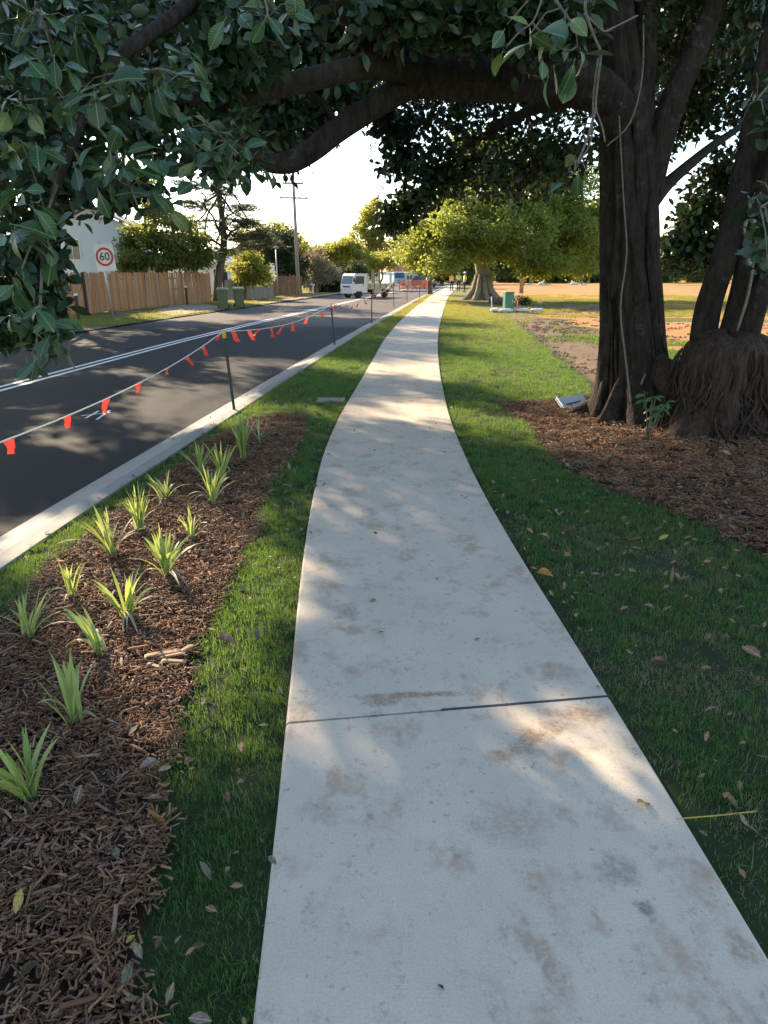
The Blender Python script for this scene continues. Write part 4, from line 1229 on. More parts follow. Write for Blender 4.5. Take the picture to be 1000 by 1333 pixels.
# right edge
spray([(1040, 60, 4), (1010, 100, 3.7), (985, 130, 3.5)], [(985, 95, 3.4, 5, 0.14), (965, 160, 3.6, 5, 0.13), (995, 150, 3.4, 5)], 3.5)
spray([(1050, 220, 3.8), (1020, 250, 3.5), (990, 270, 3.3)], [(975, 262, 3.2, 6, 0.16), (1000, 290, 3.1, 6, 0.16), (985, 235, 3.4, 5, 0.14), (1000, 350, 3.2, 4, 0.13)], 3.5)
o = sprays.build('twigs', M_twig, fig, True); o['kind'] = 'stuff'
# filler of the same leaves behind the nearest ones
near_l = []
for px, py, Y, a, b in [(40, 40, 4.6, 0.45, 0.4), (120, 60, 4.9, 0.45, 0.35), (200, 90, 5.2, 0.45, 0.35), (60, 150, 4.6, 0.4, 0.35), (150, 160, 4.9, 0.4, 0.3), (230, 180, 5.2, 0.35, 0.3), (290, 200, 5.5, 0.3, 0.22), (20, 230, 4.4, 0.35, 0.4), (85, 225, 4.7, 0.28, 0.28), (170, 250, 4.9, 0.25, 0.22), (30, 330, 4.3, 0.28, 0.32), (55, 325, 4.5, 0.18, 0.25), (15, 400, 4.2, 0.2, 0.22), (60, 390, 4.3, 0.15, 0.2), (55, 440, 4.1, 0.12, 0.15), (290, 130, 5.6, 0.35, 0.25), (-40, 350, 4.2, 0.3, 0.5), (-60, 150, 4.4, 0.5, 0.6), (1010, 300, 4.0, 0.18, 0.3), (1030, 130, 4.2, 0.25, 0.3)]:
    near_l.append((tuple(W(px, py, Y) - FI), (a, a * 0.9, b)))
pts = blob_points(near_l, 17, 9, 0.42, 88)
n = len(pts)
pr_ = [cluster(7, 0.10, 0.125, 0.064, s + 70, n=5) for s in range(4)]
fn = scatter('near_foliage', pr_, pts, np.column_stack([rng.normal(0, 0.5, n), rng.normal(0, 0.5, n), rng.uniform(0, 6.283, n)]), rng.uniform(0.8, 1.15, n), M_figleaf, fig)
fn['kind'] = 'stuff'

# ---- other trees ----------------------------------------------------------------------
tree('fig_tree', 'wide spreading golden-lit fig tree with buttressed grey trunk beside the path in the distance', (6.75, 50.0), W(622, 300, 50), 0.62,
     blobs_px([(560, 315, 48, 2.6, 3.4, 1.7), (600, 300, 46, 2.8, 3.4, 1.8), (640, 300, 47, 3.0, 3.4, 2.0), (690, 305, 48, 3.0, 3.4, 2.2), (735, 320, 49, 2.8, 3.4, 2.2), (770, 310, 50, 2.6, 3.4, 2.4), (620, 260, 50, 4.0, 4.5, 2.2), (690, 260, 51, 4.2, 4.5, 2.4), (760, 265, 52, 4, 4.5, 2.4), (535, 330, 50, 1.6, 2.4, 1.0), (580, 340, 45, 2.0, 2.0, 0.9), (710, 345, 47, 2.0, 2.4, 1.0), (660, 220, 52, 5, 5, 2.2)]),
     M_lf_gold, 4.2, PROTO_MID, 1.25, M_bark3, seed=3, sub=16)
# buttress roots of that tree
b = MB()
for a in range(0, 360, 40):
    ca, sa = math.cos(R(a)), math.sin(R(a))
    b.tube([(6.75 + ca * 0.4, 50 + sa * 0.4, 1.6), (6.75 + ca * 0.65, 50 + sa * 0.65, 0.6), (6.75 + ca * 1.15, 50 + sa * 1.15, 0.1), (6.75 + ca * 1.5, 50 + sa * 1.5, -0.1)], [0.16, 0.2, 0.16, 0.06], 7)
fig2 = [o for o in COL.objects if o.name.startswith('fig_tree.')][0]
bo = b.build('buttress', M_bark3, fig2, True)
bo.location = -Vector(fig2.location)

tree('street_tree', 'dark leafy street tree with grey trunk on the far verge, behind the speed sign', (-14.6, 29.5), (-14.6, 29.5, 6.5), 0.33,
     [((-14.6, 29.5, 7.5), (3.8, 3.8, 2.6)), ((-16.5, 27.5, 6.2), (2.8, 2.8, 2.0)), ((-14.5, 25.6, 7.0), (3.0, 2.8, 2.2)), ((-15.0, 32, 7.0), (2.6, 2.8, 2.0)), ((-17.0, 30.5, 8.0), (3, 3, 2.6)), ((-13.2, 28.6, 5.4), (1.3, 1.6, 1.0)), ((-15.0, 23.8, 6.0), (2.8, 2.4, 2.2)), ((-14.5, 28.5, 10), (3.4, 3.4, 2.0)), ((-17, 24.5, 8.5), (3, 3, 2.4))], M_lf_dark, 5.5, PROTO_MID, 1.25, M_bark2, seed=5)
tree('street_tree', 'unseen street tree beyond the left border, added to shade the near ground', (-13.4, 16.5), (-13.2, 16.5, 6.0), 0.36,  # out of view; added so its crown shades path, verge and near road
     [((-13.0, 16.5, 7.0), (3.6, 3.6, 2.6)), ((-11.0, 14.5, 5.2), (2.6, 2.6, 1.8)), ((-12.0, 18.8, 5.6), (2.6, 2.6, 2.0)), ((-13.6, 20.5, 6.6), (2.8, 2.8, 2.4)), ((-14.5, 13.5, 6.2), (2.8, 2.8, 2.2)), ((-13, 17.5, 9.3), (3.4, 3.4, 2.0)), ((-10.6, 17.0, 6.6), (2.2, 2.6, 1.6)), ((-16.2, 18, 6.8), (2.8, 3, 2.4)), ((-10.6, 11.8, 4.9), (2.0, 2.2, 1.5))], M_lf_dark, 5.5, PROTO_MID, 1.25, M_bark2, seed=6)
t_b = W(60, 355, 42)
tree('shade_tree', 'tall dark gum tree added behind the left end of the paling fence for shade', (t_b.x, 42), (t_b.x + 0.4, 42, 11), 0.4,  # added for its long shadow over the right lawn and fig trunk
     [((t_b.x, 42, 11.5), (4, 4, 2.6)), ((t_b.x + 2.5, 40.5, 10), (3, 3, 2.2)), ((t_b.x - 2, 43, 9), (3, 3, 2.2)), ((t_b.x + 1, 42, 14), (3.2, 3.2, 2)), ((t_b.x - 1, 40, 7), (2.5, 2.5, 1.6)), ((t_b.x + 3.5, 43.5, 12.5), (2.6, 2.6, 1.8))], M_lf_dark, 3.2, PROTO_MID, 1.5, M_bark2, seed=8)
tree('pine_tree', 'dark pine with layered drooping boughs and leaning trunk behind the bins', (-10.9, 47.5), W(292, 215, 47.5), 0.30,
     blobs_px([(290, 250, 47.5, 1.1, 1.1, 0.35), (265, 268, 47, 1.8, 1.5, 0.35), (310, 272, 47.5, 1.4, 1.5, 0.35), (245, 292, 47, 2.0, 1.6, 0.4), (315, 292, 47.5, 1.6, 1.5, 0.35), (260, 310, 46.5, 1.9, 1.5, 0.4), (300, 308, 47, 1.9, 1.5, 0.38), (335, 305, 47.5, 1.2, 1.3, 0.35), (235, 325, 47, 1.8, 1.5, 0.35), (280, 328, 47, 1.8, 1.5, 0.35), (320, 322, 47.5, 1.5, 1.5, 0.35), (255, 342, 46.5, 1.4, 1.3, 0.25), (345, 318, 48, 1.0, 1.2, 0.3), (285, 235, 47.5, 1.1, 1.1, 0.4), (300, 290, 48, 1.4, 1.2, 0.5), (275, 215, 47.5, 1.0, 1.0, 0.4), (255, 245, 47, 1.6, 1.4, 0.4)]),
     M_lf_pine, 7.0, PROTO_PINE, 1.0, M_bark2, seed=7, sub=9, subr=0.5)
gB = 'trees behind the far fences'
def t2(name, label, px, Yd, h, spec, mat, dens=4.2, proto=PROTO_MID, sc=1.3, bark=None, seed=1, r0=0.2, **kw):
    b = W(px, 355, Yd)
    return tree(name, label, (b.x, Yd, -0.1), (b.x, Yd, h), r0, blobs_px(spec), mat, dens, proto, sc, bark, None, seed, **kw)
t2('garden_tree', 'olive garden tree rising behind the paling fence, right of the house', 205, 44, 4.5, [(185, 300, 44, 1.1, 1.4, 0.5), (225, 318, 43.5, 1.3, 1.6, 0.45), (205, 275, 44.5, 1.0, 1.4, 0.5), (245, 340, 44, 1.1, 1.4, 0.4), (180, 335, 43, 0.9, 1.2, 0.4), (212, 342, 43, 1.1, 1.2, 0.4), (235, 290, 44, 1.0, 1.2, 0.4), (165, 320, 44, 0.7, 1, 0.35), (255, 312, 44.5, 0.8, 1, 0.3), (200, 312, 43.5, 1.2, 1.3, 0.5), (230, 335, 43.5, 1.2, 1.3, 0.45), (172, 345, 43.5, 0.9, 1, 0.35), (265, 335, 44.5, 0.8, 1, 0.4)], M_lf_green, 5, seed=11)
t2('garden_tree', 'tall thin-leaved tree above the house roof, crown raised to shade the field', 165, 49, 12, [(160, 110, 48, 2.8, 2.8, 2.0), (200, 140, 48, 2.4, 2.4, 2.0), (130, 150, 48, 2.6, 2.6, 2.2), (185, 235, 56, 1.6, 1.6, 1.0)], M_lf_green, 3.6, seed=12)  # crown shaped high to throw shade on the field and leave the road sunlit
t2('garden_shrub', 'bright yellow-green shrub lit behind the low fence right of the pine trunk', 318, 52, 1.6, [(312, 355, 52, 1.0, 1.2, 1.0), (328, 350, 52, 1.0, 1.2, 1.2), (322, 338, 53, 1.0, 1.2, 0.8), (342, 362, 52, 0.8, 1, 0.6)], M_lf_yellow, 7, seed=13, r0=0.1, cat='shrub')
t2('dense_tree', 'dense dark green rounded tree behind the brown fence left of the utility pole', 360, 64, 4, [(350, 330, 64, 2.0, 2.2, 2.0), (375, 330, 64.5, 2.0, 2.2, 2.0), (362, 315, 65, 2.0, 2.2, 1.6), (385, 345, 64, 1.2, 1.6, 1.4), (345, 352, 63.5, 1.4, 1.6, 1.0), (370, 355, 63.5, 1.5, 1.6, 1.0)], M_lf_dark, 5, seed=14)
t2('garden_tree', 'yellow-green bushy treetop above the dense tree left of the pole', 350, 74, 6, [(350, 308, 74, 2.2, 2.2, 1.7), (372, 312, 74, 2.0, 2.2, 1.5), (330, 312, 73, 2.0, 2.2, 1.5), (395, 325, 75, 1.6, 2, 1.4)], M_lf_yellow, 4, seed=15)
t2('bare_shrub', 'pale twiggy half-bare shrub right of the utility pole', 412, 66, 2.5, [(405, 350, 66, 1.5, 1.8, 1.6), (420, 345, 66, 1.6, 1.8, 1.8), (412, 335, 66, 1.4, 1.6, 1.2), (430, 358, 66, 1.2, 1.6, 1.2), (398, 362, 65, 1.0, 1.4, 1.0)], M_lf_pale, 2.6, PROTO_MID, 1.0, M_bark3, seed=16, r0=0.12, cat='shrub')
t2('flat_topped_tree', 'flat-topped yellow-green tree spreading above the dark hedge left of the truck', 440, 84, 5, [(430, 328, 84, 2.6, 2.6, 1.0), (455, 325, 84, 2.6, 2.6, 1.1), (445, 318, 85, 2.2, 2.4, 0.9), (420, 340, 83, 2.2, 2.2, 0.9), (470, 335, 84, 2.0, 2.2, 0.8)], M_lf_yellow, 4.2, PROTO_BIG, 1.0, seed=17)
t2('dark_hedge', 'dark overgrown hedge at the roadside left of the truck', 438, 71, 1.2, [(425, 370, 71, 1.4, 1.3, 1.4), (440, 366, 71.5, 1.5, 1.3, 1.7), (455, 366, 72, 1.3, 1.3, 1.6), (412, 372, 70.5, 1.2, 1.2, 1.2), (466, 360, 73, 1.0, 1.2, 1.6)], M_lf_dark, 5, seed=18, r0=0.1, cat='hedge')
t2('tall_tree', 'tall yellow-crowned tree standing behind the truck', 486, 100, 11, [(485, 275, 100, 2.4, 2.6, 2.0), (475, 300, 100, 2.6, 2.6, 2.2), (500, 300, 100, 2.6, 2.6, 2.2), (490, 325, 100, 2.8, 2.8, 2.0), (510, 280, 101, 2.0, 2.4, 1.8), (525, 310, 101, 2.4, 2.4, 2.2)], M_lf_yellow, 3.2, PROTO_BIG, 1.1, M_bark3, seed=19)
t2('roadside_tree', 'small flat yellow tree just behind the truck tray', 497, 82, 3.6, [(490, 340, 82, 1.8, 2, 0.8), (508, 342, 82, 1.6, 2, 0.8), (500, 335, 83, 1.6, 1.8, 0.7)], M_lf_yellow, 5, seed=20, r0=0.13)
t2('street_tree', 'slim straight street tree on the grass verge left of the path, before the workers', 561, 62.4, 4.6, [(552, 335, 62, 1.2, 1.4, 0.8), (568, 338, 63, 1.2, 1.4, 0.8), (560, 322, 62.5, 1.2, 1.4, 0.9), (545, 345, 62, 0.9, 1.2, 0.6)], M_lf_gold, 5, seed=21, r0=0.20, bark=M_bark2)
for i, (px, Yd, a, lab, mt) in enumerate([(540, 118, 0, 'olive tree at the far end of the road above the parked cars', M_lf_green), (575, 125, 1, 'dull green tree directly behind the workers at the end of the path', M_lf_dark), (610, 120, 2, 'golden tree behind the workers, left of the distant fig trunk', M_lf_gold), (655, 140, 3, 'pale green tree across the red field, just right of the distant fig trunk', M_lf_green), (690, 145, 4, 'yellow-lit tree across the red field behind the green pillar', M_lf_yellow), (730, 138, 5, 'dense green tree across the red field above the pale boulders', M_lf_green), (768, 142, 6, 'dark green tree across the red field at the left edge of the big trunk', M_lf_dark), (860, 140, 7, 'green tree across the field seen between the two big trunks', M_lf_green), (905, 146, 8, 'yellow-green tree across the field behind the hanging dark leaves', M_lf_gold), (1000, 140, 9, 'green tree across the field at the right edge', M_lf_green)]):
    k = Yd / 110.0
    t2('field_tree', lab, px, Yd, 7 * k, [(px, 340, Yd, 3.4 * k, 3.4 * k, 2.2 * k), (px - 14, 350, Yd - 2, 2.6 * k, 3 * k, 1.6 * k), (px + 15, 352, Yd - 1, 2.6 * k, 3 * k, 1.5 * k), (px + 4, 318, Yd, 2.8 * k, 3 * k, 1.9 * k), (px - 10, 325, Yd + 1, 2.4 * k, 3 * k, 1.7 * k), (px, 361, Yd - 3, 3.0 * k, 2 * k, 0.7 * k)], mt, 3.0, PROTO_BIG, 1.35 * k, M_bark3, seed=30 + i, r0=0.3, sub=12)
# far wood that closes the view
pts = []
for k in range(26):
    X = -190 + k * 14 + random.uniform(-3, 3)
    if X > 40: Yb = 190
    else: Yb = 215
    h = random.uniform(6, 10)
    pts.append(((X, Yb + random.uniform(-6, 6), h * 0.55), (9, 5, h * 0.55)))
pw = blob_points(pts, 0.55, 16, 0.4, 99)
n = len(pw)
fw = scatter('far_wood', PROTO_BIG, pw, np.column_stack([rng.normal(0, 0.5, n), rng.normal(0, 0.5, n), rng.uniform(0, 6.283, n)]), rng.uniform(2.6, 4.2, n), M_lf_green)
tag(fw, 'distant belt of green woodland beyond the houses and the field', 'woodland', kind='stuff')
hp = []
for k in range(1800):
    X = random.uniform(-300, 260)
    H = 8 + 12 * math.exp(-((X + 60) / 70) ** 2) + 6 * math.exp(-((X - 120) / 60) ** 2)
    t = random.random()
    hp.append((X, 432 + 42 * t, 0.75 * H * t + 1 + (0.25 * H * max(0, t - 0.6))))
hp = np.array(hp); n = len(hp)
fw = scatter('hill_forest', PROTO_BIG, hp, np.column_stack([rng.normal(0, 0.5, n), rng.normal(0, 0.5, n), rng.uniform(0, 6.283, n)]), rng.uniform(5, 8, n), M_lf_dark)
tag(fw, 'forest covering the low hill on the horizon', 'woodland', kind='stuff')
# ------------------------------------------------------------------ strap-leaved plants in the bed
def strap_plant(px, py, hpx, nb, wd, spread, label, seed, dry=0.1, lean=(0, 0), base=False):
    c = G(px, py)
    zc = c.y * cP + CAM_H * sP
    H = hpx / F * zc * 1.08
    r = random.Random(seed)
    root = empty('strap_plant', (c.x, c.y, 0), 0, label, 'plant', 'strappy seedlings planted in the mulch bed')
    for i in range(nb):
        a = r.uniform(0, 6.283)
        u = r.random() ** 0.7
        k = spread * u
        ln = H * r.uniform(0.75, 1.08) * (1 - 0.15 * u)
        isdry = r.random() < dry
        if isdry: ln *= 0.8; k = spread * 1.5
        m = MB()
        n = 6
        dx, dy = math.cos(a) * k + lean[0], math.sin(a) * k + lean[1]
        w_ = wd * r.uniform(0.75, 1.2)
        bx, by = r.gauss(0, 0.012), r.gauss(0, 0.012)
        # face the blade roughly across its lean
        h_ = math.hypot(dx, dy) + 1e-6
        fa = r.uniform(-0.8, 0.8)
        sx, sy = -dy / h_, dx / h_
        sx, sy = sx * math.cos(fa) - sy * math.sin(fa), sx * math.sin(fa) + sy * math.cos(fa)
        vs, fs = [], []
        droop = r.uniform(0.3, 1.3) * (1.9 if isdry else 0.9)
        for j in range(n + 1):
            t = j / n
            hz = ln * (t - droop * 0.45 * (h_ * 1.2) * t ** 2.6)
            out = ln * (t * 0.55 + 0.5 * t * t)
            ww = w_ / 2 * (0.55 + 0.75 * math.sin(math.pi * min(1, t * 0.75 + 0.1))) * (1 if t < 0.75 else max(0.06, (1 - t) / 0.25))
            px_, py_ = bx + dx * out, by + dy * out
            vs += [(px_ - sx * ww, py_ - sy * ww, hz + ww * 0.35), (px_, py_, hz), (px_ + sx * ww, py_ + sy * ww, hz + ww * 0.35)]
        for j in range(n):
            q = j * 3
            fs += [(q, q + 1, q + 4, q + 3), (q + 1, q + 2, q + 5, q + 4)]
        m.add(vs, fs)
        m.build('blade', M_strapdry if isdry else M_strap, root, True)
for a in [(40, 1042, 100, 12, 0.016, 0.55, 'pale green strap-leaved seedling cut off at the left edge, nearest of the bed', 1, 0.05, (-0.25, 0)),
          (98, 940, 100, 10, 0.015, 0.38, 'tall open strap-leaved seedling second nearest in the mulch, blades leaning left', 2, 0.12, (-0.12, 0)),
          (133, 852, 84, 5, 0.017, 0.16, 'thin seedling of only a few bright blades tilting left in the sunny mulch', 3, 0.2, (-0.38, 0.1)),
          (38, 832, 70, 14, 0.009, 0.7, 'fan-shaped grey-green seedling by the left edge, next to the grass strip', 4, 0.15),
          (166, 806, 78, 12, 0.014, 0.40, 'upright seedling with a long drooping straw blade, in the middle of the sunny patch', 5, 0.25),
          (95, 780, 62, 10, 0.009, 0.45, 'small yellowish seedling with fine blades close to the grass strip by the kerb', 6, 0.35),
          (148, 728, 84, 8, 0.021, 0.40, 'broad-bladed bright yellow-green seedling with a white-tipped blade near the kerb', 7, 0.25),
          (217, 750, 66, 17, 0.017, 0.65, 'sunlit seedling fanning out shiny pale blades, at the top of the sunny patch', 8, 0.1),
          (183, 692, 62, 17, 0.013, 0.28, 'dense upright green tuft behind the broad-bladed seedling', 9, 0.1),
          (251, 700, 44, 9, 0.011, 0.55, 'short sparse seedling in the shaded middle of the bed', 10, 0.3),
          (216, 653, 44, 12, 0.012, 0.6, 'low spreading seedling between the dense tuft and the kerb grass', 11, 0.15),
          (277, 656, 56, 15, 0.013, 0.38, 'grey-green seedling standing forward of the far trio', 12, 0.15),
          (262, 620, 50, 13, 0.011, 0.5, 'dark fine-bladed seedling at the grass edge of the far trio', 13, 0.1),
          (290, 628, 62, 15, 0.012, 0.38, 'tall fine seedling in the middle of the far trio', 14, 0.15),
          (317, 600, 64, 22, 0.014, 0.22, 'tallest dense bright tuft at the far end of the bed below the black picket', 15, 0.05),
          (337, 574, 44, 9, 0.008, 0.5, 'half-dead seedling with straw-coloured base, last in the bed', 16, 0.5)]:
    a = list(a); a[3] = int(a[3] * 1.9); a[4] *= 0.95; a[5] = min(0.85, a[5] * 1.35 + 0.05); strap_plant(*a)
# leafy sucker at the foot of the fig
sk = empty('fig_sucker', tuple(W(846, 548, 7.4)), 0, 'small leafy green sucker growing at the foot of the fig between trunk and root mound', 'plant')
sk.location.z = 0.08
m = MB()
M_suck = leafy('sucker_leaf', (0.05, 0.12, 0.04), (0.08, 0.17, 0.05), 0.25, 0.4, (0.2, 0.3, 0.05))
slm = []
for s in range(3):
    q = MB(); leaf_mesh(q, 1.0, 0.42, 0.3, 0.2, None, (0, 0, 0), 6, 0.1); slm.append(q.mesh('leaf', M_suck, True))
r = random.Random(5)
for k in range(6):
    tip = Vector((r.uniform(-0.18, 0.18), r.uniform(-0.2, 0.1), r.uniform(0.15, 0.5)))
    m.tube([(0, 0, -0.05), tip * 0.5 + Vector((0, 0, 0.04)), tip], [0.008, 0.006, 0.003], 5)
    for i in range(6):
        a = r.uniform(0, 6.28); el = r.uniform(-0.5, 0.5)
        d = Vector((math.cos(a) * math.cos(el), math.sin(a) * math.cos(el) - 0.2, math.sin(el))).normalized()
        x_ = d.cross(Vector((0, -0.5, 1))).normalized(); z_ = x_.cross(d)
        link_mesh('leaf', slm[r.randrange(3)], sk, tip * r.uniform(0.6, 1.0), Matrix((x_, d, z_)).transposed().to_euler(), r.uniform(0.08, 0.13))
m.build('stem', M_twig, sk, True)

# ------------------------------------------------------------------ fallen leaves
FL = []
for s in range(5):
    r = random.Random(s + 5)
    m = MB()
    leaf_mesh(m, 1.0, r.uniform(0.42, 0.6), r.uniform(-0.9, 0.2), r.uniform(0.3, 1.4), None, (0, -0.5, 0), 6, 0.1)
    FL.append(m)
def fl_mats(name, c1, c2):
    t = NT(name)
    o = t.obj()
    c = t.mix(t.rnd(), c1, c2)
    c = t.mix(t.ramp(t.noise(o, 5, 5, 0.7), 0.45, 0.7), c, tuple(x * 0.5 for x in c1))
    ax = t.math('ABSOLUTE', t.node('ShaderNodeSeparateXYZ', {0: o}).outputs[0])
    c = t.mix(t.ramp(ax, 0.035, 0.015), c, tuple(min(1, x * 1.25) for x in c2))
    return t.done(t.bsdf(c, 0.75, t.bump(t.noise(o, 8, 4), 0.6, 0.05), 0.25))
FM = {'pale': fl_mats('fallen_leaf_pale', (0.20, 0.145, 0.095), (0.36, 0.28, 0.20)), 'tan': fl_mats('fallen_leaf_tan', (0.26, 0.15, 0.085), (0.38, 0.24, 0.14)), 'orange': fl_mats('fallen_leaf_orange', (0.42, 0.2, 0.06), (0.5, 0.27, 0.09)), 'yellow': fl_mats('fallen_leaf_yellow', (0.42, 0.30, 0.07), (0.5, 0.36, 0.1)), 'green': fl_mats('fallen_leaf_grey', (0.13, 0.115, 0.08), (0.23, 0.20, 0.145)), 'brown': fl_mats('fallen_leaf_brown', (0.10, 0.065, 0.04), (0.17, 0.105, 0.065))}
FMESH = {(k, s): FL[s].mesh('fallen_leaf', FM[k], True) for k in FM for s in range(5)}
lr = random.Random(40)
def fallen(px, py, kind, lpx, label, group, z=0.03, ang=None, tilt=0.35):
    c = G(px, py, z)
    zc = c.y * cP + (CAM_H - z) * sP
    ln = lpx / F * zc * 0.98
    o = link_mesh('fallen_leaf', FMESH[(kind, lr.randrange(5))], None, c, (lr.gauss(0, tilt), lr.gauss(0, tilt), lr.uniform(0, 6.28) if ang is None else ang), ln)
    tag(o, label, 'leaf', group)
    return o
gr_, gl_, gm_ = 'fallen leaves on the right lawn', 'fallen leaves on the left grass strip', 'fallen leaves on the mulch'
fallen(838, 1044, 'yellow', 30, 'curled yellow-brown leaf lying alone on the concrete near its right edge', None, 0.034, -0.9)
fallen(710, 748, 'orange', 26, 'bright orange fallen leaf by the right path edge, in the dry grass', None, 0.04, 0.6)
fallen(860, 863, 'tan', 28, 'large tan fallen leaf on the right lawn, above the yellow leaf on concrete', None, 0.045, 1.7)
fallen(978, 847, 'tan', 30, 'tan curled leaf at the right border of the lawn', None, 0.045, 0.4)
fallen(293, 834, 'tan', 30, 'big tan fallen leaf where the sunny mulch meets the left grass strip', None, 0.05, 1.3)
fallen(260, 1326, 'pale', 34, 'large cream leaf on the left grass strip at the bottom of the view', None, 0.045, 1.4)
fallen(101, 1040, 'pale', 24, 'broad grey-white leaf on the mulch right of the nearest seedling', None, 0.05, 0.2)
fallen(205, 1071, 'orange', 24, 'orange-brown leaf on the mulch edge near the left grass strip', None, 0.05, 2.2)
fallen(25, 1178, 'yellow', 26, 'slim yellow leaf standing up in the mulch by the left border', None, 0.06, 0.1, 0.2)
fallen(355, 1121, 'pale', 16, 'cream leaf caught on the left edge of the concrete path', None, 0.04, 0.8)
fallen(268, 1141, 'green', 22, 'grey-green pale leaf on the left grass strip in the lower part', None, 0.045)
fallen(265, 956, 'green', 20, 'greyish leaf on the left grass strip level with the near path joint', None, 0.045)
fallen(246, 991, 'tan', 18, 'tan leaf on the left grass strip just below the path joint', None, 0.045)
fallen(195, 997, 'pale', 26, 'grey leaf lying on the boundary of mulch and left grass strip', None, 0.05)
fallen(165, 1270, 'green', 26, 'long grey leaf at the mulch edge near the bottom', None, 0.05, 0.1)
CW = {'pale': 'pale beige', 'tan': 'tan', 'green': 'greyish', 'brown': 'dark brown', 'yellow': 'yellow', 'orange': 'orange'}
def leaf_label(px, py, k, l, where):
    sz = 'tiny' if l < 11 else 'small' if l < 15 else 'larger'
    if where == 'lawn':
        row = 'near the mulch tip' if py < 660 else 'level with the mulch' if py < 722 else 'around the dry patch' if py < 800 else 'above the path joint' if py < 915 else 'below the path joint'
        colm = 'close by the path' if px < 740 else 'in mid lawn' if px < 860 else 'near the border'
        return f'{sz} {CW[k]} leaf on right lawn, {colm}, {row}'
    if where == 'strip':
        row = 'beside the far seedlings' if py < 720 else 'beside the sunny mulch' if py < 840 else 'just above the path joint' if py < 940 else 'below the path joint' if py < 1120 else 'at the bottom of the view'
        return f'{sz} {CW[k]} leaf on the left grass strip, {row}'
    if where == 'bed':
        row = 'among the far seedlings' if py < 690 else 'atop the sunny patch' if py < 800 else 'by the second seedling' if py < 1000 else 'by the nearest seedling' if py < 1120 else 'at the bottom'
        colm = 'toward the grass edge' if px > 150 and py > 900 or px > 280 else 'toward the left'
        return f'{sz} {CW[k]} leaf on roadside mulch, {colm}, {row}'
    row = 'near the trunk' if py < 600 else 'in mid bed' if py < 645 else 'by the lawn edge'
    colm = 'on the left' if px < 790 else 'in the centre' if px < 900 else 'on the right'
    return f'{CW[k]} leaf in the litter under the fig, {row}, {colm}'
for px, py, k, l in [(683, 640, 'pale', 13), (700, 652, 'pale', 13), (690, 690, 'pale', 12), (708, 699, 'pale', 18), (712, 693, 'tan', 12), (724, 664, 'pale', 12), (742, 667, 'green', 12), (758, 680, 'pale', 12), (765, 668, 'pale', 10), (815, 684, 'pale', 14), (812, 675, 'green', 12), (823, 707, 'pale', 16), (829, 713, 'tan', 14), (858, 689, 'pale', 14), (864, 699, 'yellow', 14), (885, 684, 'pale', 11), (790, 711, 'green', 14), (778, 716, 'pale', 16), (968, 726, 'pale', 18), (975, 752, 'green', 16), (870, 752, 'tan', 18), (895, 777, 'tan', 12), (887, 757, 'pale', 14), (772, 774, 'pale', 14), (735, 762, 'green', 14), (920, 835, 'pale', 16), (948, 828, 'tan', 16), (930, 808, 'pale', 18), (845, 790, 'tan', 14), (925, 922, 'pale', 16), (920, 960, 'tan', 12), (993, 988, 'pale', 18), (953, 1050, 'tan', 22), (966, 1069, 'tan', 20), (915, 1084, 'green', 14), (668, 622, 'pale', 11), (655, 650, 'pale', 11), (672, 668, 'green', 10), (738, 640, 'pale', 9), (800, 665, 'pale', 10), (938, 770, 'pale', 13), (750, 800, 'tan', 12)]:
    fallen(px, py, k, l, leaf_label(px, py, k, l, 'lawn'), gr_, 0.04)
for px, py, k, l in [(335, 832, 'green', 16), (318, 885, 'pale', 12), (298, 897, 'tan', 16), (265, 913, 'green', 14), (366, 902, 'pale', 10), (310, 1008, 'pale', 14), (313, 1018, 'tan', 12), (228, 1308, 'tan', 18), (340, 1097, 'tan', 10), (203, 1222, 'tan', 10), (232, 1222, 'pale', 16), (246, 1240, 'tan', 12), (300, 1115, 'brown', 14), (308, 752, 'pale', 12), (290, 775, 'tan', 12), (330, 700, 'pale', 9), (345, 668, 'pale', 8), (352, 640, 'pale', 8), (380, 655, 'pale', 9), (376, 610, 'pale', 8), (360, 660, 'pale', 10)]:
    fallen(px, py, k, l, leaf_label(px, py, k, l, 'strip'), gl_, 0.04)
for px, py, k, l in [(112, 935, 'tan', 18), (152, 1110, 'green', 16), (75, 970, 'brown', 20), (155, 1211, 'pale', 18), (170, 1223, 'yellow', 14), (152, 1240, 'pale', 14), (60, 1050, 'tan', 22), (40, 1262, 'brown', 26), (130, 990, 'brown', 18), (200, 1040, 'pale', 18), (190, 1075, 'brown', 20), (265, 720, 'pale', 10), (245, 720, 'tan', 12), (300, 712, 'pale', 10), (272, 712, 'pale', 12), (290, 690, 'brown', 10), (310, 640, 'pale', 8), (320, 660, 'pale', 8), (340, 620, 'tan', 8), (300, 675, 'pale', 9), (215, 1000, 'pale', 18), (90, 1275, 'brown', 24), (20, 1320, 'tan', 24)]:
    fallen(px, py, k, l, leaf_label(px, py, k, l, 'bed'), gm_, 0.045)
gt_ = 'pale leaves in the litter under the fig'
for k in range(90):
    px, py = lr.uniform(690, 1000), lr.uniform(560, 700)
    c = G(px, py)
    if not in_poly(BED_R, np.array([c.x]), np.array([c.y]))[0]: continue
    kk = lr.choice(['pale', 'tan', 'green', 'brown', 'brown', 'tan'])
    fallen(px, py, kk, lr.uniform(6, 12), leaf_label(px, py, kk, 9, 'fig'), gt_, 0.05)
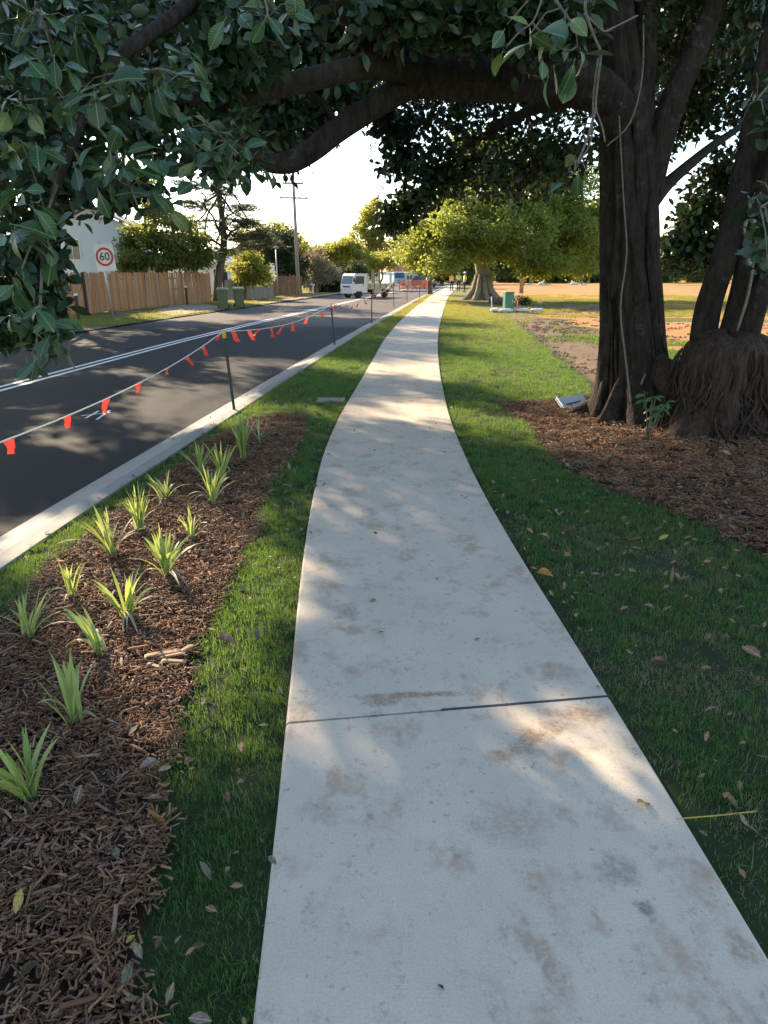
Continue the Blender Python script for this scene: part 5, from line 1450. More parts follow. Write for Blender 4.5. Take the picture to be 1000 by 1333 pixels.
# finer litter: specks of dead leaf on lawns and path
P = sample(-2.4, 5.5, 1.0, 30, lambda q: 60 * (5 / max(q, 5)) ** 0.9)
x, y = P[:, 0], P[:, 1]
inp = (x > interp(PL, y)) & (x < interp(PR, y))
k = ((~inp) | (rng.random(len(x)) < 0.04)) & (x > interp(KG, y) - 0.75) & (np.abs(x) < 0.7 * y) & (rng.random(len(x)) < np.where(y < 5, 0.6, 0.9))
kk_ = (x - interp(KG, y))[k]
P = np.column_stack([P[k], np.where(inp[k], 0.028, np.where(kk_ < -0.5, ROAD_Z + 0.008, np.where(kk_ < 0, 0.02 + kk_ * 0.2, 0.022)))]); n = len(P)
ml = [MB() for _ in range(3)]
for s in range(3): leaf_mesh(ml[s], 1.0, 0.5, -0.3 + 0.3 * s, 0.4, None, (0, -0.5, 0), 3); ml[s].m = [s] * len(ml[s].f)
o = scatter('leaf_litter', ml, P, np.column_stack([rng.normal(0, 0.4, n), rng.normal(0, 0.4, n), rng.uniform(0, 6.28, n)]), rng.uniform(0.018, 0.055, n), [FM['pale'], FM['tan'], FM['brown']])
tag(o, 'specks of dead leaf scattered over the lawns and path', 'leaf litter', kind='stuff')
# thin cane lying across the lawn onto the path edge
m = MB()
m.tube([G(880, 1066, 0.045), G(930, 1062, 0.06), G(985, 1056, 0.05)], 0.0022, 5)
tag(m.build('grass_stalk', FM['yellow']), 'long thin straw stalk lying from the right lawn onto the path edge', 'stalk')
m = MB()
for (px, py, ln, wd, rz) in ((212, 850, .17, .026, .25), (226, 860, .12, .018, -.1), (238, 846, .10, .02, .5), (200, 866, .09, .015, -.5), (222, 853, .14, .012, .05)):
    q = G(px, py, 0.035)
    m.box(q, (ln, wd, 0.008), rot=(0.15, lr.gauss(0, 0.12), rz), taper=0.75)
tag(m.build('bark_slab', simple('pale_wood', (0.36, 0.24, 0.14), 0.8)), 'pale split pieces of bark lying together in the sunny mulch', 'bark')

# ------------------------------------------------------------------ pickets and flag line
M_blk = simple('picket_black', (0.018, 0.02, 0.02), 0.5)
M_yel = simple('cap_yellow', (0.62, 0.42, 0.06), 0.6)
M_rope = simple('rope_white', (0.7, 0.68, 0.64), 0.8)
def mat_flag():
    t = NT('flag_red')
    c = t.mix(t.rnd(), (0.80, 0.055, 0.025), (0.86, 0.10, 0.05))
    p = t.bsdf(c, 0.5, None, 0.4)
    tr = t.node('ShaderNodeBsdfTranslucent', {'Color': (0.85, 0.06, 0.04, 1)})
    mx = t.node('ShaderNodeMixShader', {0: 0.35})
    t.l.new(p.outputs[0], mx.inputs[1]); t.l.new(tr.outputs[0], mx.inputs[2])
    return t.done(mx)
M_flag = mat_flag()
def picket(base, top, label, yellow):
    b, t = Vector(base), Vector(top)
    root = empty('star_picket', b, 0, label, 'picket', 'pickets along the kerb')
    ax = (t - b)
    q = ax.to_track_quat('Z', 'Y').to_matrix()
    m = MB()
    H = ax.length
    # three-winged steel section
    for k in range(3):
        a = k * 2.094 + 0.4
        Mx = q @ Matrix.Rotation(a, 3, 'Z')
        vs = [Mx @ Vector((x_, y_, z_)) for z_ in (-0.25, H - 0.02) for x_, y_ in ((0, -0.003), (0.021, -0.003), (0.021, 0.003), (0, 0.003))]
        m.add(vs, [(0, 1, 5, 4), (1, 2, 6, 5), (2, 3, 7, 6), (3, 0, 4, 7), (4, 5, 6, 7)])
    m.build('post', M_blk, root)
    c = MB()
    Mx = q
    c.lathe([(0.026, H - 0.09), (0.028, H - 0.02), (0.022, H + 0.01), (0.008, H + 0.018)], 10, (0, 0, 0), q)
    c.build('cap', M_yel if yellow else M_blk, root, True)
    return root
# (base px, base py, top px, top py)
PK = [(305, 535, 291, 431, 'black steel picket with yellow cap at the kerb, nearest of the row', True), (436, 449, 431, 396, 'second black picket along the kerb, leaning slightly, flag line tied to its head', True), (484, 420, 484, 384, 'third picket along the kerb, in front of the truck', False), (513, 398, 512, 366, 'fourth picket along the kerb, at the tail of the truck', False), (530, 391, 530, 371, 'fifth picket along the kerb, before the orange barrier', False), (546, 388, 547, 372, 'far picket along the kerb, left of the slim street tree', False)]
tops = []
for bx, by, tx, ty, lab, yl in PK:
    b = G(bx, by, -0.01)
    t = W(tx, ty, b.y + 0.03)
    picket(b, t, lab, yl)
    tops.append(t)
b0 = Vector((-2.55, 0.6, 0)); t0 = Vector((-2.62, 0.6, 0.98))
picket(b0, t0, 'picket at the kerb beside the camera, holding the near end of the flag line', True)
seq = [t0] + tops
fl = empty('flag_line', t0, 0, 'white cord strung with red triangular flags between the kerb pickets', 'bunting')
rope = MB()
fr = random.Random(3)
def seg(a, b, sag, n=26):
    return [a.lerp(b, i / n) - Vector((0, 0, sag * 4 * (i / n) * (1 - i / n))) for i in range(n + 1)]
flag_spots = []
for i, (a, b) in enumerate(zip(seq[:-1], seq[1:])):
    s = seg(a, b, [0.26, 0.16, 0.14, 0.16, 0.12, 0.08][i])
    rope.tube([p - t0 for p in s], 0.006 if i < 2 else 0.008, 5)
    flag_spots.append(s)
rope.build('cord', M_rope, fl, True)
def flag(p, d, size, tw, seed):
    r = random.Random(seed)
    d = d.normalized()
    m = MB()
    w_, h_ = size * r.uniform(1.0, 1.3), size * r.uniform(0.5, 0.85)
    side = Vector((-d.y, d.x, 0)).normalized()
    n = 5
    vs, fs = [], []
    sh = r.uniform(-1.0, 0.5); tw *= 1.8
    for i in range(n + 1):
        t = i / n
        for j in (0, 1, 2, 3):
            s = (j / 3) - 0.5
            k = 1 - t * 0.92
            off = side * (tw * t * h_ + size * 0.22 * math.sin(5 * s + 4 * t + seed) * t)
            vs.append(d * (s * w_ * k + sh * t * h_) + off + Vector((0, 0, -t * h_)))
    for i in range(n):
        for j in range(3):
            q = i * 4 + j
            fs.append((q, q + 1, q + 5, q + 4))
    m.add(vs, fs)
    o = m.build('flag', M_flag, fl, True, loc=p - t0)
    return o
def at_px(s, px):
    """point of a sagging cord seen at picture column px"""
    best, bd = None, 1e9
    for a, b in zip(s[:-1], s[1:]):
        for k in range(8):
            p = a.lerp(b, k / 8)
            zc = p.y * cP - (p.z - CAM_H) * sP
            q = 500 + F * p.x / zc
            if abs(q - px) < bd: bd, best, dd = abs(q - px), p, (b - a)
    return best, dd
for i, px in enumerate([12, 86, 138, 181, 219, 242, 264, 285]):
    p, d = at_px(flag_spots[0], px)
    flag(p, d, [0.115, 0.115, 0.12, 0.125, 0.13, 0.13, 0.13, 0.13][i], fr.uniform(-0.3, 0.3), i)
for i, px in enumerate([302, 324, 339, 353, 369, 380, 400, 416]):
    p, d = at_px(flag_spots[1], px); flag(p, d, 0.20, fr.uniform(-0.5, 0.5), 20 + i)
for i, px in enumerate([436, 443, 452, 460, 466, 474]):
    p, d = at_px(flag_spots[2], px); flag(p, d, 0.19, fr.uniform(-0.5, 0.5), 40 + i)
for i, px in enumerate([487, 490, 496, 501, 507]):
    p, d = at_px(flag_spots[3], px); flag(p, d, 0.2, fr.uniform(-0.5, 0.5), 50 + i)
for i, px in enumerate([515, 519, 523, 527]):
    p, d = at_px(flag_spots[4], px); flag(p, d, 0.22, fr.uniform(-0.5, 0.5), 60 + i)
# ------------------------------------------------------------------ far side of the road: fences, houses, signs, bins
def mat_paling(name, c1, c2, grey):
    t = NT(name)
    r = t.rnd()
    n = t.noise(t.scale(t.obj(), (30, 30, 3)), 2, 5)
    c = t.mix(r, c1, c2)
    c = t.mix(t.math('MULTIPLY', t.ramp(t.math('FRACT', t.math('MULTIPLY', r, 23.7)), 0.5, 1.0), 0.7), c, grey)
    c = t.mix(t.math('MULTIPLY', n, 0.5), c, tuple(x * 0.45 for x in c1))
    return t.done(t.bsdf(c, 0.85, t.bump(n, 0.3, 0.01), 0.25))
M_pal = mat_paling('paling_timber', (0.32, 0.145, 0.06), (0.52, 0.28, 0.13), (0.40, 0.29, 0.2))
M_palg = mat_paling('paling_grey', (0.24, 0.22, 0.18), (0.38, 0.34, 0.28), (0.30, 0.29, 0.26))
M_palb = mat_paling('paling_brown', (0.22, 0.11, 0.065), (0.34, 0.19, 0.11), (0.24, 0.17, 0.13))
M_pald = mat_paling('paling_dark', (0.06, 0.055, 0.05), (0.12, 0.11, 0.1), (0.1, 0.1, 0.1))
M_postd = simple('fence_post', (0.06, 0.045, 0.035), 0.85)
def fence(A, B, H, label, mat, seed, wd=0.10, posts=2.4, z0=-0.05, postmat=None, front_post=True):
    A, B = Vector((*A, z0)), Vector((*B, z0))
    d = (B - A); L_ = d.length; d.normalize()
    rz = math.atan2(d.y, d.x)
    root = empty('paling_fence', A, rz, label, 'fence')
    r = random.Random(seed)
    ms = []
    for k in range(5):
        h = H * (1 + r.uniform(-0.025, 0.025))
        m = MB().box((0, 0, h / 2), (wd * 0.97, 0.016, h))
        me = m.mesh('paling', mat)
        ms.append(me)
    n = int(L_ / wd)
    for i in range(n):
        o = link_mesh('paling', ms[r.randrange(5)], root, (i * wd + wd / 2, 0.03 if i % 2 == 0 else 0.022, r.uniform(-0.02, 0.02)), (r.gauss(0, 0.01), r.gauss(0, 0.005), r.gauss(0, 0.04)))
    for z in (0.35, H * 0.5, H - 0.3):
        MB().box((L_ / 2, 0.075, z), (L_, 0.05, 0.08)).build('rail', mat, root)
    k = 0.0
    while k < L_ + 0.01:
        MB().box((k, 0.14, (H + 0.04) / 2), (0.1, 0.1, H + 0.04)).build('post', postmat or M_postd, root)
        k += posts
    return root
FA, FB = G(78, 410), G(277, 392)
f1 = fence((FA.x, FA.y), (FB.x, FB.y), 1.8, 'tall orange-brown timber paling fence behind the speed sign', M_pal, 1)
# the dark gate post that stands proud of the palings
dd = (FB - FA).normalized()
p = W(110, 404, 0.1)
k = 0.0
best = min(range(0, 400), key=lambda i: abs(500 + F * (FA + dd * i * 0.04).x / ((FA + dd * i * 0.04).y * cP + CAM_H * sP) - 113))
q = best * 0.04
MB().box((q, -0.05, 0.9), (0.11, 0.1, 1.84)).build('post', M_postd, f1)
fence((-11.0, 50.5), (-8.55, 56.5), 1.35, 'low weathered grey paling fence right of the pine trunk', M_palg, 2)
fence((-9.35, 60.5), (-6.9, 62.0), 1.55, 'reddish brown paling fence behind the white sign post', M_palb, 3, 0.12)
fence((-6.7, 70.5), (-2.6, 76.0), 1.1, 'low dark fence under the twiggy shrub and hedge', M_pald, 4, 0.14)

M_wall = simple('wall_pale_blue', (0.62, 0.67, 0.72), 0.7, 0, 0.04, 3)
M_white = simple('trim_white', (0.80, 0.80, 0.78), 0.5, 0, 0.04)
M_tan = simple('wall_tan', (0.46, 0.32, 0.22), 0.8)
M_glassd = simple('window_glass', (0.03, 0.04, 0.05), 0.08, 0, 0.05)
M_roofg = simple('roof_grey', (0.30, 0.31, 0.32), 0.6, 0, 0.1, 3)
M_roofr = simple('roof_terracotta', (0.52, 0.17, 0.09), 0.8, 0, 0.18, 2)
M_wallw = simple('wall_cream', (0.66, 0.62, 0.55), 0.8)
def window(root, x, y, z, w_, h_, nrm=-1):
    f = MB()
    t = 0.06
    for cx, cz, sx, sz in ((0, h_ / 2, w_ + t, t), (0, -h_ / 2, w_ + t, t), (-w_ / 2, 0, t, h_ - t), (w_ / 2, 0, t, h_ - t), (0, 0, 0.035, h_ - t)):
        f.box((x + cx, y + nrm * 0.03, z + cz), (sx, 0.07, sz))
    fo = f.build('window', M_white, root)
    MB().box((x, y + nrm * 0.008, z), (w_, 0.012, h_)).build('pane', M_glassd, fo)
def house(label, loc, rz, w_, d_, h_, roofh, wall, roof, wins, gable='x', eave=0.45, name='house'):
    root = empty(name, loc, rz, label, 'house')
    MB().box((0, 0, h_ / 2), (w_, d_, h_)).build('wall', wall, root)
    m = MB()
    e = eave
    if gable == 'x':      # ridge runs along y, gable faces the viewer
        a = [(-w_ / 2 - e, -d_ / 2 - e, h_ - 0.15), (0, -d_ / 2 - e, h_ + roofh), (w_ / 2 + e, -d_ / 2 - e, h_ - 0.15), (-w_ / 2 - e, d_ / 2 + e, h_ - 0.15), (0, d_ / 2 + e, h_ + roofh), (w_ / 2 + e, d_ / 2 + e, h_ - 0.15)]
        up = [(x_, y_, z_ + 0.14) for x_, y_, z_ in a]
        m.add(a + up, [(6, 7, 10, 9), (7, 8, 11, 10), (1, 0, 3, 4), (2, 1, 4, 5), (0, 1, 7, 6), (1, 2, 8, 7), (3, 9, 10, 4), (4, 10, 11, 5), (0, 6, 9, 3), (2, 5, 11, 8)])
        MB().add([(-w_ / 2, -d_ / 2 + 0.01, h_), (w_ / 2, -d_ / 2 + 0.01, h_), (0, -d_ / 2 + 0.01, h_ + roofh * 0.93), (-w_ / 2, -d_ / 2 + 0.2, h_), (w_ / 2, -d_ / 2 + 0.2, h_), (0, -d_ / 2 + 0.2, h_ + roofh * 0.93)], [(0, 1, 2), (5, 4, 3), (0, 2, 5, 3), (1, 4, 5, 2)]).build('gable', wall, root)
    else:                 # hipped
        r_ = min(w_, d_) / 2
        a = [(-w_ / 2 - e, -d_ / 2 - e, h_), (w_ / 2 + e, -d_ / 2 - e, h_), (w_ / 2 + e, d_ / 2 + e, h_), (-w_ / 2 - e, d_ / 2 + e, h_), (-w_ / 2 + r_, 0, h_ + roofh), (w_ / 2 - r_, 0, h_ + roofh)]
        m.add(a, [(0, 1, 5, 4), (1, 2, 5), (2, 3, 4, 5), (3, 0, 4), (3, 2, 1, 0)])
    m.build('roof', roof, root)
    MB().box((0, -d_ / 2 - e, h_ - 0.12), (w_ + 2 * e, 0.05, 0.22)).build('fascia', M_white, root) if gable != 'x' else None
    for x_, z_, ww, hh in wins: window(root, x_, -d_ / 2, z_, ww, hh)
    return root
hb = W(118, 355, 46)
house('two-storey pale blue house with white trim behind the paling fence and speed sign', (hb.x, 49.5, -0.1), 0.12, 5.2, 7, 4.4, 1.3, M_wall, M_roofg, [(-1.3, 3.2, 0.9, 1.2), (0.7, 2.6, 0.9, 1.0), (-1.3, 1.2, 1.0, 1.0)])
hb = W(152, 355, 46)
house('single-storey tan annex with white fascia beside the pale blue house', (hb.x + 0.35, 48.6, -0.1), 0.12, 1.9, 3.6, 2.5, 0.5, M_tan, M_roofg, [(0.2, 1.5, 0.6, 0.8)], 'hip', 0.3)
hb = W(272, 355, 60)
house('cream weatherboard house glimpsed behind the pine and the bins', (hb.x - 1.2, 64, -0.1), 0.1, 6, 6, 2.7, 1.2, M_wallw, M_roofg, [(1.6, 1.6, 1.2, 1.1), (-0.8, 1.6, 1.2, 1.1)], 'hip')
hb = W(520, 355, 112)
house('house with a bright terracotta roof at the far end of the road', (hb.x, 116, -0.1), 0.2, 4.6, 7, 2.0, 2.0, M_wallw, M_roofr, [(-0.9, 1.2, 1.0, 0.8), (0.9, 1.2, 1.0, 0.8)], 'hip')

# speed sign
M_signw = simple('sign_white', (0.82, 0.78, 0.76), 0.4, 0, 0.03)
M_signr = simple('sign_red', (0.60, 0.02, 0.025), 0.4, 0, 0.05)
M_signk = simple('sign_black', (0.015, 0.015, 0.015), 0.4)
M_galv = simple('galvanised_steel', (0.42, 0.43, 0.43), 0.45, 0.6, 0.1)
sb = G(149, 418, -0.05)
sg = empty('speed_sign', sb, 0.0, 'white speed sign with red ring and black 60 on the far verge', 'road sign')
lean = -0.10
MB().tube([(0, 0, -0.1), (-0.12, 0, 1.5), (-0.22, 0, 2.9)], 0.03, 10).build('post', M_galv, sg, True)
c = W(137, 335, sb.y) - sb
MB().box((c.x, -0.05, c.z), (0.74, 0.006, 0.98), rot=(0, -0.06, 0)).build('plate', M_signw, sg, bevel=0.002)
rg = MB()
n = 48
vs, fs = [], []
for k in range(n):
    a = 2 * math.pi * k / n
    for rad in (0.255, 0.335):
        for yv in (-0.058, -0.054):
            vs.append((c.x + rad * math.cos(a), yv, c.z + 0.02 + rad * math.sin(a)))
for k in range(n):
    q, s = 4 * k, 4 * ((k + 1) % n)
    fs += [(q, s, s + 2, q + 2), (q, q + 1, s + 1, s), (q + 2, s + 2, s + 3, q + 3)]
rg.add(vs, fs)
rg.build('ring', M_signr, sg)
cu = bpy.data.curves.new('numerals', 'FONT')
cu.body = '60'; cu.size = 0.40; cu.align_x = 'CENTER'; cu.align_y = 'CENTER'; cu.extrude = 0.001; cu.offset = 0.004
tmp = bpy.data.objects.new('numerals', cu)
COL.objects.link(tmp)
me = bpy.data.meshes.new_from_object(tmp.evaluated_get(bpy.context.evaluated_depsgraph_get()))
COL.objects.unlink(tmp); bpy.data.objects.remove(tmp)
me.name = 'numerals'; me.materials.clear(); me.materials.append(M_signk)
link_mesh('numerals', me, sg, (c.x, -0.058, c.z + 0.02), (math.pi / 2, 0, 0), 1.0)

# bollards
def bollard(px, py, H, label):
    b = G(px, py, -0.05)
    root = empty('bollard', b, 0, label, 'bollard', 'bollards on the far verge')
    MB().box((0, 0, H / 2 - 0.05), (0.11, 0.11, H + 0.1)).build('post', M_postd, root, bevel=0.008)
    MB().box((0, -0.02, H + 0.02), (0.13, 0.15, 0.04), rot=(0.35, 0, 0)).build('cap', M_white, root)
bollard(103, 416, 0.95, 'black timber bollard at the left of the fence, in the shade')
bollard(244, 397, 1.0, 'black timber bollard with pale cap left of the green bins')
bollard(320, 389, 0.9, 'black timber bollard right of the green bins')

# wheelie bins
M_bin = simple('bin_green', (0.10, 0.115, 0.055), 0.45, 0, 0.08)
M_lidy = simple('bin_lid', (0.32, 0.33, 0.10), 0.45, 0, 0.08)
M_lidg = simple('bin_lid_olive', (0.20, 0.22, 0.10), 0.45)
M_rub = simple('rubber', (0.02, 0.02, 0.02), 0.8)
def bin_(px, py, rz, label, lid):
    b = G(px, py, -0.05)
    root = empty('wheelie_bin', b, rz, label, 'bin', 'wheelie bins on the far verge')
    m = MB()
    vs = []
    for z, w_, d_ in ((0.06, 0.46, 0.50), (0.30, 0.49, 0.55), (0.86, 0.565, 0.66), (0.90, 0.60, 0.70), (0.96, 0.60, 0.70)):
        for x_, y_ in ((-1, -1), (-0.86, -1.06), (0.86, -1.06), (1, -1), (1, 1), (-1, 1)):
            vs.append((x_ * w_ / 2, y_ * d_ / 2, z))
    fs = []
    for i in range(4):
        for k in range(6):
            k2 = (k + 1) % 6
            fs.append((i * 6 + k, i * 6 + k2, (i + 1) * 6 + k2, (i + 1) * 6 + k))
    fs += [tuple(range(5, -1, -1)), tuple(24 + k for k in range(6))]
    m.add(vs, fs)
    m.build('body', M_bin, root, bevel=0.012)
    l = MB()
    l.add([(-0.31, -0.40, 0.97), (0.31, -0.40, 0.97), (0.31, 0.36, 0.99), (-0.31, 0.36, 0.99), (-0.28, -0.36, 1.03), (0.28, -0.36, 1.03), (0.27, 0.30, 1.08), (-0.27, 0.30, 1.08)], [(3, 2, 1, 0), (4, 5, 6, 7), (0, 1, 5, 4), (1, 2, 6, 5), (2, 3, 7, 6), (3, 0, 4, 7)])
    l.build('lid', lid, root, bevel=0.015)
    MB().tube([(-0.22, 0.40, 0.95), (0.22, 0.40, 0.95)], 0.018, 8).build('handle', M_bin, root, True)
    for s in (-1, 1):
        MB().lathe([(0.04, -0.03), (0.10, -0.03), (0.105, 0), (0.10, 0.03), (0.04, 0.03)], 18, (s * 0.27, 0.26, 0.10), Matrix.Rotation(math.pi / 2, 3, 'Y')).build('wheel', M_rub, root, True)
bin_(291, 402, 0.15, 'green wheelie bin on the far verge, left of the pair', M_lidg)
bin_(312, 400, 0.25, 'green wheelie bin with lighter yellowish lid, right of the pair', M_lidy)

# poles and wires
M_pole = mat_bark('pole_timber', (0.24, 0.205, 0.17), (0.42, 0.36, 0.30), None, (20, 20, 1.5), 0.4)
def utility_pole(b, H, r, label, arms):
    root = empty('utility_pole', b, 0, label, 'utility pole', None)
    MB().tube([(0, 0, -0.2), (-0.03, 0, H * 0.5), (-0.08, 0, H)], [r, r * 0.8, r * 0.6], 12).build('shaft', M_pole, root, True)
    for z, w_ in arms:
        a = MB().box((-0.08, -0.17, z), (w_, 0.10, 0.12), rz=0.15).build('crossarm', M_pole, root)
        ins = MB()
        for k in (-0.45, -0.2, 0.2, 0.45):
            ins.lathe([(0.03, 0), (0.05, 0.05), (0.03, 0.09), (0.05, 0.13), (0.02, 0.17)], 8, (-0.08 + k * w_, -0.17 + k * w_ * 0.15, z + 0.06))
        ins.build('insulators', M_white, a, True)
    return root
pb = G(389, 386, -0.05)
ptop = W(380, 222, pb.y)
utility_pole(pb, ptop.z, 0.165, 'tall timber utility pole with crossarms at the far side of the road', [(W(381, 257, pb.y).z, 2.2), (W(381, 238, pb.y).z, 1.6)])
pb2 = Vector((12.5, 66, -0.1))
utility_pole(pb2, 9.5, 0.2, 'timber utility pole mostly hidden behind the distant fig crown', [(8.4, 2.2)])
pb3 = G(494, 369, -0.05); pb3 = Vector((W(494, 365, 105).x, 105, -0.05))
utility_pole(pb3, W(494, 314, 105).z, 0.16, 'distant thin pole above the cab of the truck', [(W(494, 318, 105).z, 1.8)])
M_wire = simple('wire_black', (0.03, 0.03, 0.03), 0.6)
wr = empty('power_lines', pb, 0, 'thin power lines strung from the utility pole across the sky', 'power lines')
def wire(a, b, sag):
    MB().tube([p - pb for p in seg(Vector(a), Vector(b), sag, 14)], 0.014, 4).build('wire', M_wire, wr, True)
z1, z2 = W(381, 255, pb.y).z, W(381, 236, pb.y).z
for k in (-0.9, -0.4, 0.4, 0.9):
    wire((pb.x + k, pb.y - 0.2, z1 + 0.15), (pb2.x - 0.1, pb2.y + k, 8.6), 0.25)
for k in (-0.6, 0.6):
    wire((pb.x + k, pb.y - 0.2, z2 + 0.15), (pb3.x + k, 105, W(494, 316, 105).z), 0.6)
    wire((pb.x + k, pb.y - 0.2, z1 + 0.12), (-17 + k, 40, 6.5), 0.4)
# slim white lamp post and narrow white sign
lb = G(362, 385.5, -0.05)
lp = empty('lamp_post', lb, 0, 'slim pale metal lamp post beside the utility pole', 'lamp post')
lh = W(361, 323, lb.y).z
MB().tube([(0, 0, -0.1), (0, 0, lh)], [0.055, 0.04], 10).build('shaft', M_galv, lp, True)
MB().lathe([(0.05, lh), (0.16, lh + 0.05), (0.18, lh + 0.16), (0.05, lh + 0.24)], 14).build('lamp_head', M_white, lp, True)
nb = G(356, 386.5, -0.05)
ns = empty('verge_sign', nb, 0.9, 'narrow white sign seen edge-on, on a pale post left of the lamp post', 'sign')
MB().tube([(0, 0, -0.1), (-0.05, 0, 2.4)], 0.035, 8).build('post', M_galv, ns, True)
MB().box((-0.05, -0.04, 1.8), (0.6, 0.012, 1.1)).build('plate', M_signw, ns)
nb = G(408, 383, -0.05)
ns = empty('marker_post', nb, 0.0, 'short white marker post on the far verge right of the utility pole', 'marker post')
MB().box((0, 0, 0.35), (0.1, 0.05, 0.9)).build('post', M_white, ns)
MB().box((0, -0.03, 0.8), (0.34, 0.02, 0.14)).build('plate', M_white, ns)

# ------------------------------------------------------------------ truck and vehicles
M_cab = simple('cab_white', (0.74, 0.73, 0.70), 0.35, 0, 0.05)
M_tray = simple('tray_tan', (0.55, 0.45, 0.35), 0.7, 0, 0.15)
M_dark = simple('chassis_dark', (0.03, 0.03, 0.032), 0.6)
M_yb = simple('box_yellow', (0.66, 0.44, 0.10), 0.6)
M_glass = simple('vehicle_glass', (0.06, 0.08, 0.10), 0.05, 0, 0.05)
M_hub = simple('hub_grey', (0.45, 0.45, 0.45), 0.4, 0.3)
M_lamp = simple('lamp_lens', (0.75, 0.75, 0.72), 0.15)
M_org = simple('orange_plastic', (0.72, 0.16, 0.05), 0.6)
def wheel(root, x, y, r, w_, s):
    q = Matrix.Rotation(math.pi / 2, 3, 'X')
    wo = MB().lathe([(r * 0.6, -w_ / 2), (r * 0.95, -w_ / 2), (r, -w_ / 4), (r, w_ / 4), (r * 0.95, w_ / 2), (r * 0.6, w_ / 2)], 22, (x, y, r), q).build('wheel', M_rub, root, True)
    MB().lathe([(r * 0.58, -w_ / 2 - 0.01), (r * 0.5, -w_ / 2 + 0.03), (r * 0.2, -w_ / 2 - 0.02), (0.02, -w_ / 2 - 0.025)] if s < 0 else [(0.02, w_ / 2 + 0.025), (r * 0.2, w_ / 2 + 0.02), (r * 0.5, w_ / 2 - 0.03), (r * 0.58, w_ / 2 + 0.01)], 18, (x, y, r), q).build('rim', M_hub, wo, True)
def prism(m, prof, y0, y1, mi=0):
    n = len(prof)
    m.add([(x_, y0, z_) for x_, z_ in prof] + [(x_, y1, z_) for x_, z_ in prof], [tuple(range(n)), tuple(range(2 * n - 1, n - 1, -1))] + [(i, i + n, (i + 1) % n + n, (i + 1) % n) for i in range(n)], mi)
    return m
tk_p = (W(479, 381, 57).x, 57.0, ROAD_Z)
tk = empty('flatbed_truck', tk_p, math.atan2(-0.66, -0.75), 'small white flatbed truck with tan tray parked on the road, cab towards the camera', 'truck')
tk.scale = (0.86, 0.86, 0.86)
# local +x is forward, vehicle sides are +-y
prism(MB(), [(0.75, 0.45), (2.45, 0.45), (2.50, 0.75), (2.48, 1.15), (2.25, 1.95), (2.1, 2.08), (0.95, 2.08), (0.75, 1.95)], -0.85, 0.85).build('cab', M_cab, tk, bevel=0.04)
MB().add([(2.472, -0.74, 1.22), (2.472, 0.74, 1.22), (2.282, 0.68, 1.88), (2.282, -0.68, 1.88), (2.44, -0.74, 1.22), (2.44, 0.74, 1.22), (2.25, 0.68, 1.88), (2.25, -0.68, 1.88)], [(0, 1, 2, 3), (7, 6, 5, 4), (0, 4, 5, 1), (1, 5, 6, 2), (2, 6, 7, 3), (3, 7, 4, 0)]).build('windscreen', M_glass, tk)
for s in (-1, 1):
    y_ = s * 0.858
    prism(MB(), [(1.15, 1.22), (2.25, 1.22), (2.08, 1.86), (1.15, 1.86)], y_ - 0.008, y_ + 0.008).build('side_window', M_glass, tk)
    MB().box((2.42, s * 1.0, 1.55), (0.06, 0.18, 0.32)).build('mirror', M_dark, tk)
    MB().box((2.50, s * 0.62, 0.80), (0.05, 0.32, 0.17)).build('headlight', M_lamp, tk, bevel=0.01)
    dr = prism(MB(), [(1.12, 0.60), (2.10, 0.60), (2.28, 1.18), (1.12, 1.18)], s * 0.853 - 0.008, s * 0.853 + 0.008).build('door', M_cab, tk)
    MB().box((1.25, s * 0.872, 1.08), (0.14, 0.02, 0.04)).build('handle', M_dark, dr)
MB().box((2.47, 0, 0.50), (0.12, 1.66, 0.22)).build('bumper', M_cab, tk, bevel=0.02)
MB().box((2.505, 0, 0.98), (0.02, 1.0, 0.12)).build('grille', M_dark, tk)
MB().box((-0.6, 0, 0.58), (3.6, 0.7, 0.2)).build('chassis', M_dark, tk)
MB().box((-0.85, 0, 0.80), (3.0, 1.84, 0.10)).build('tray_floor', M_tray, tk)
for s in (-1, 1):
    MB().box((-0.85, s * 0.90, 1.04), (3.0, 0.04, 0.38)).build('tray_side', M_tray, tk)
    for k in (0.62, 0.1, -0.6, -1.3, -2.0):
        MB().box((k - 0.1, s * 0.93, 1.04), (0.06, 0.025, 0.40)).build('stake', M_dark, tk)
    MB().box((-0.45, s * 0.75, 0.58), (0.9, 0.3, 0.3)).build('side_box', M_tray, tk)
MB().box((-2.36, 0, 1.04), (0.04, 1.84, 0.38)).build('tailgate', M_tray, tk)
hd = MB()
for y_ in (-0.85, -0.3, 0.3, 0.85): hd.box((0.68, y_, 1.45), (0.06, 0.06, 1.2))
hd.box((0.68, 0, 2.05), (0.06, 1.76, 0.06)); hd.box((0.68, 0, 1.5), (0.05, 1.76, 0.05))
hd.build('headboard', M_tray, tk)
MB().box((-2.2, -0.7, 0.62), (0.5, 0.4, 0.42)).build('tool_box', M_yb, tk)
for x_ in (1.75, -1.35):
    for s in (-1, 1): wheel(tk, x_, s * 0.74, 0.38, 0.24, s)
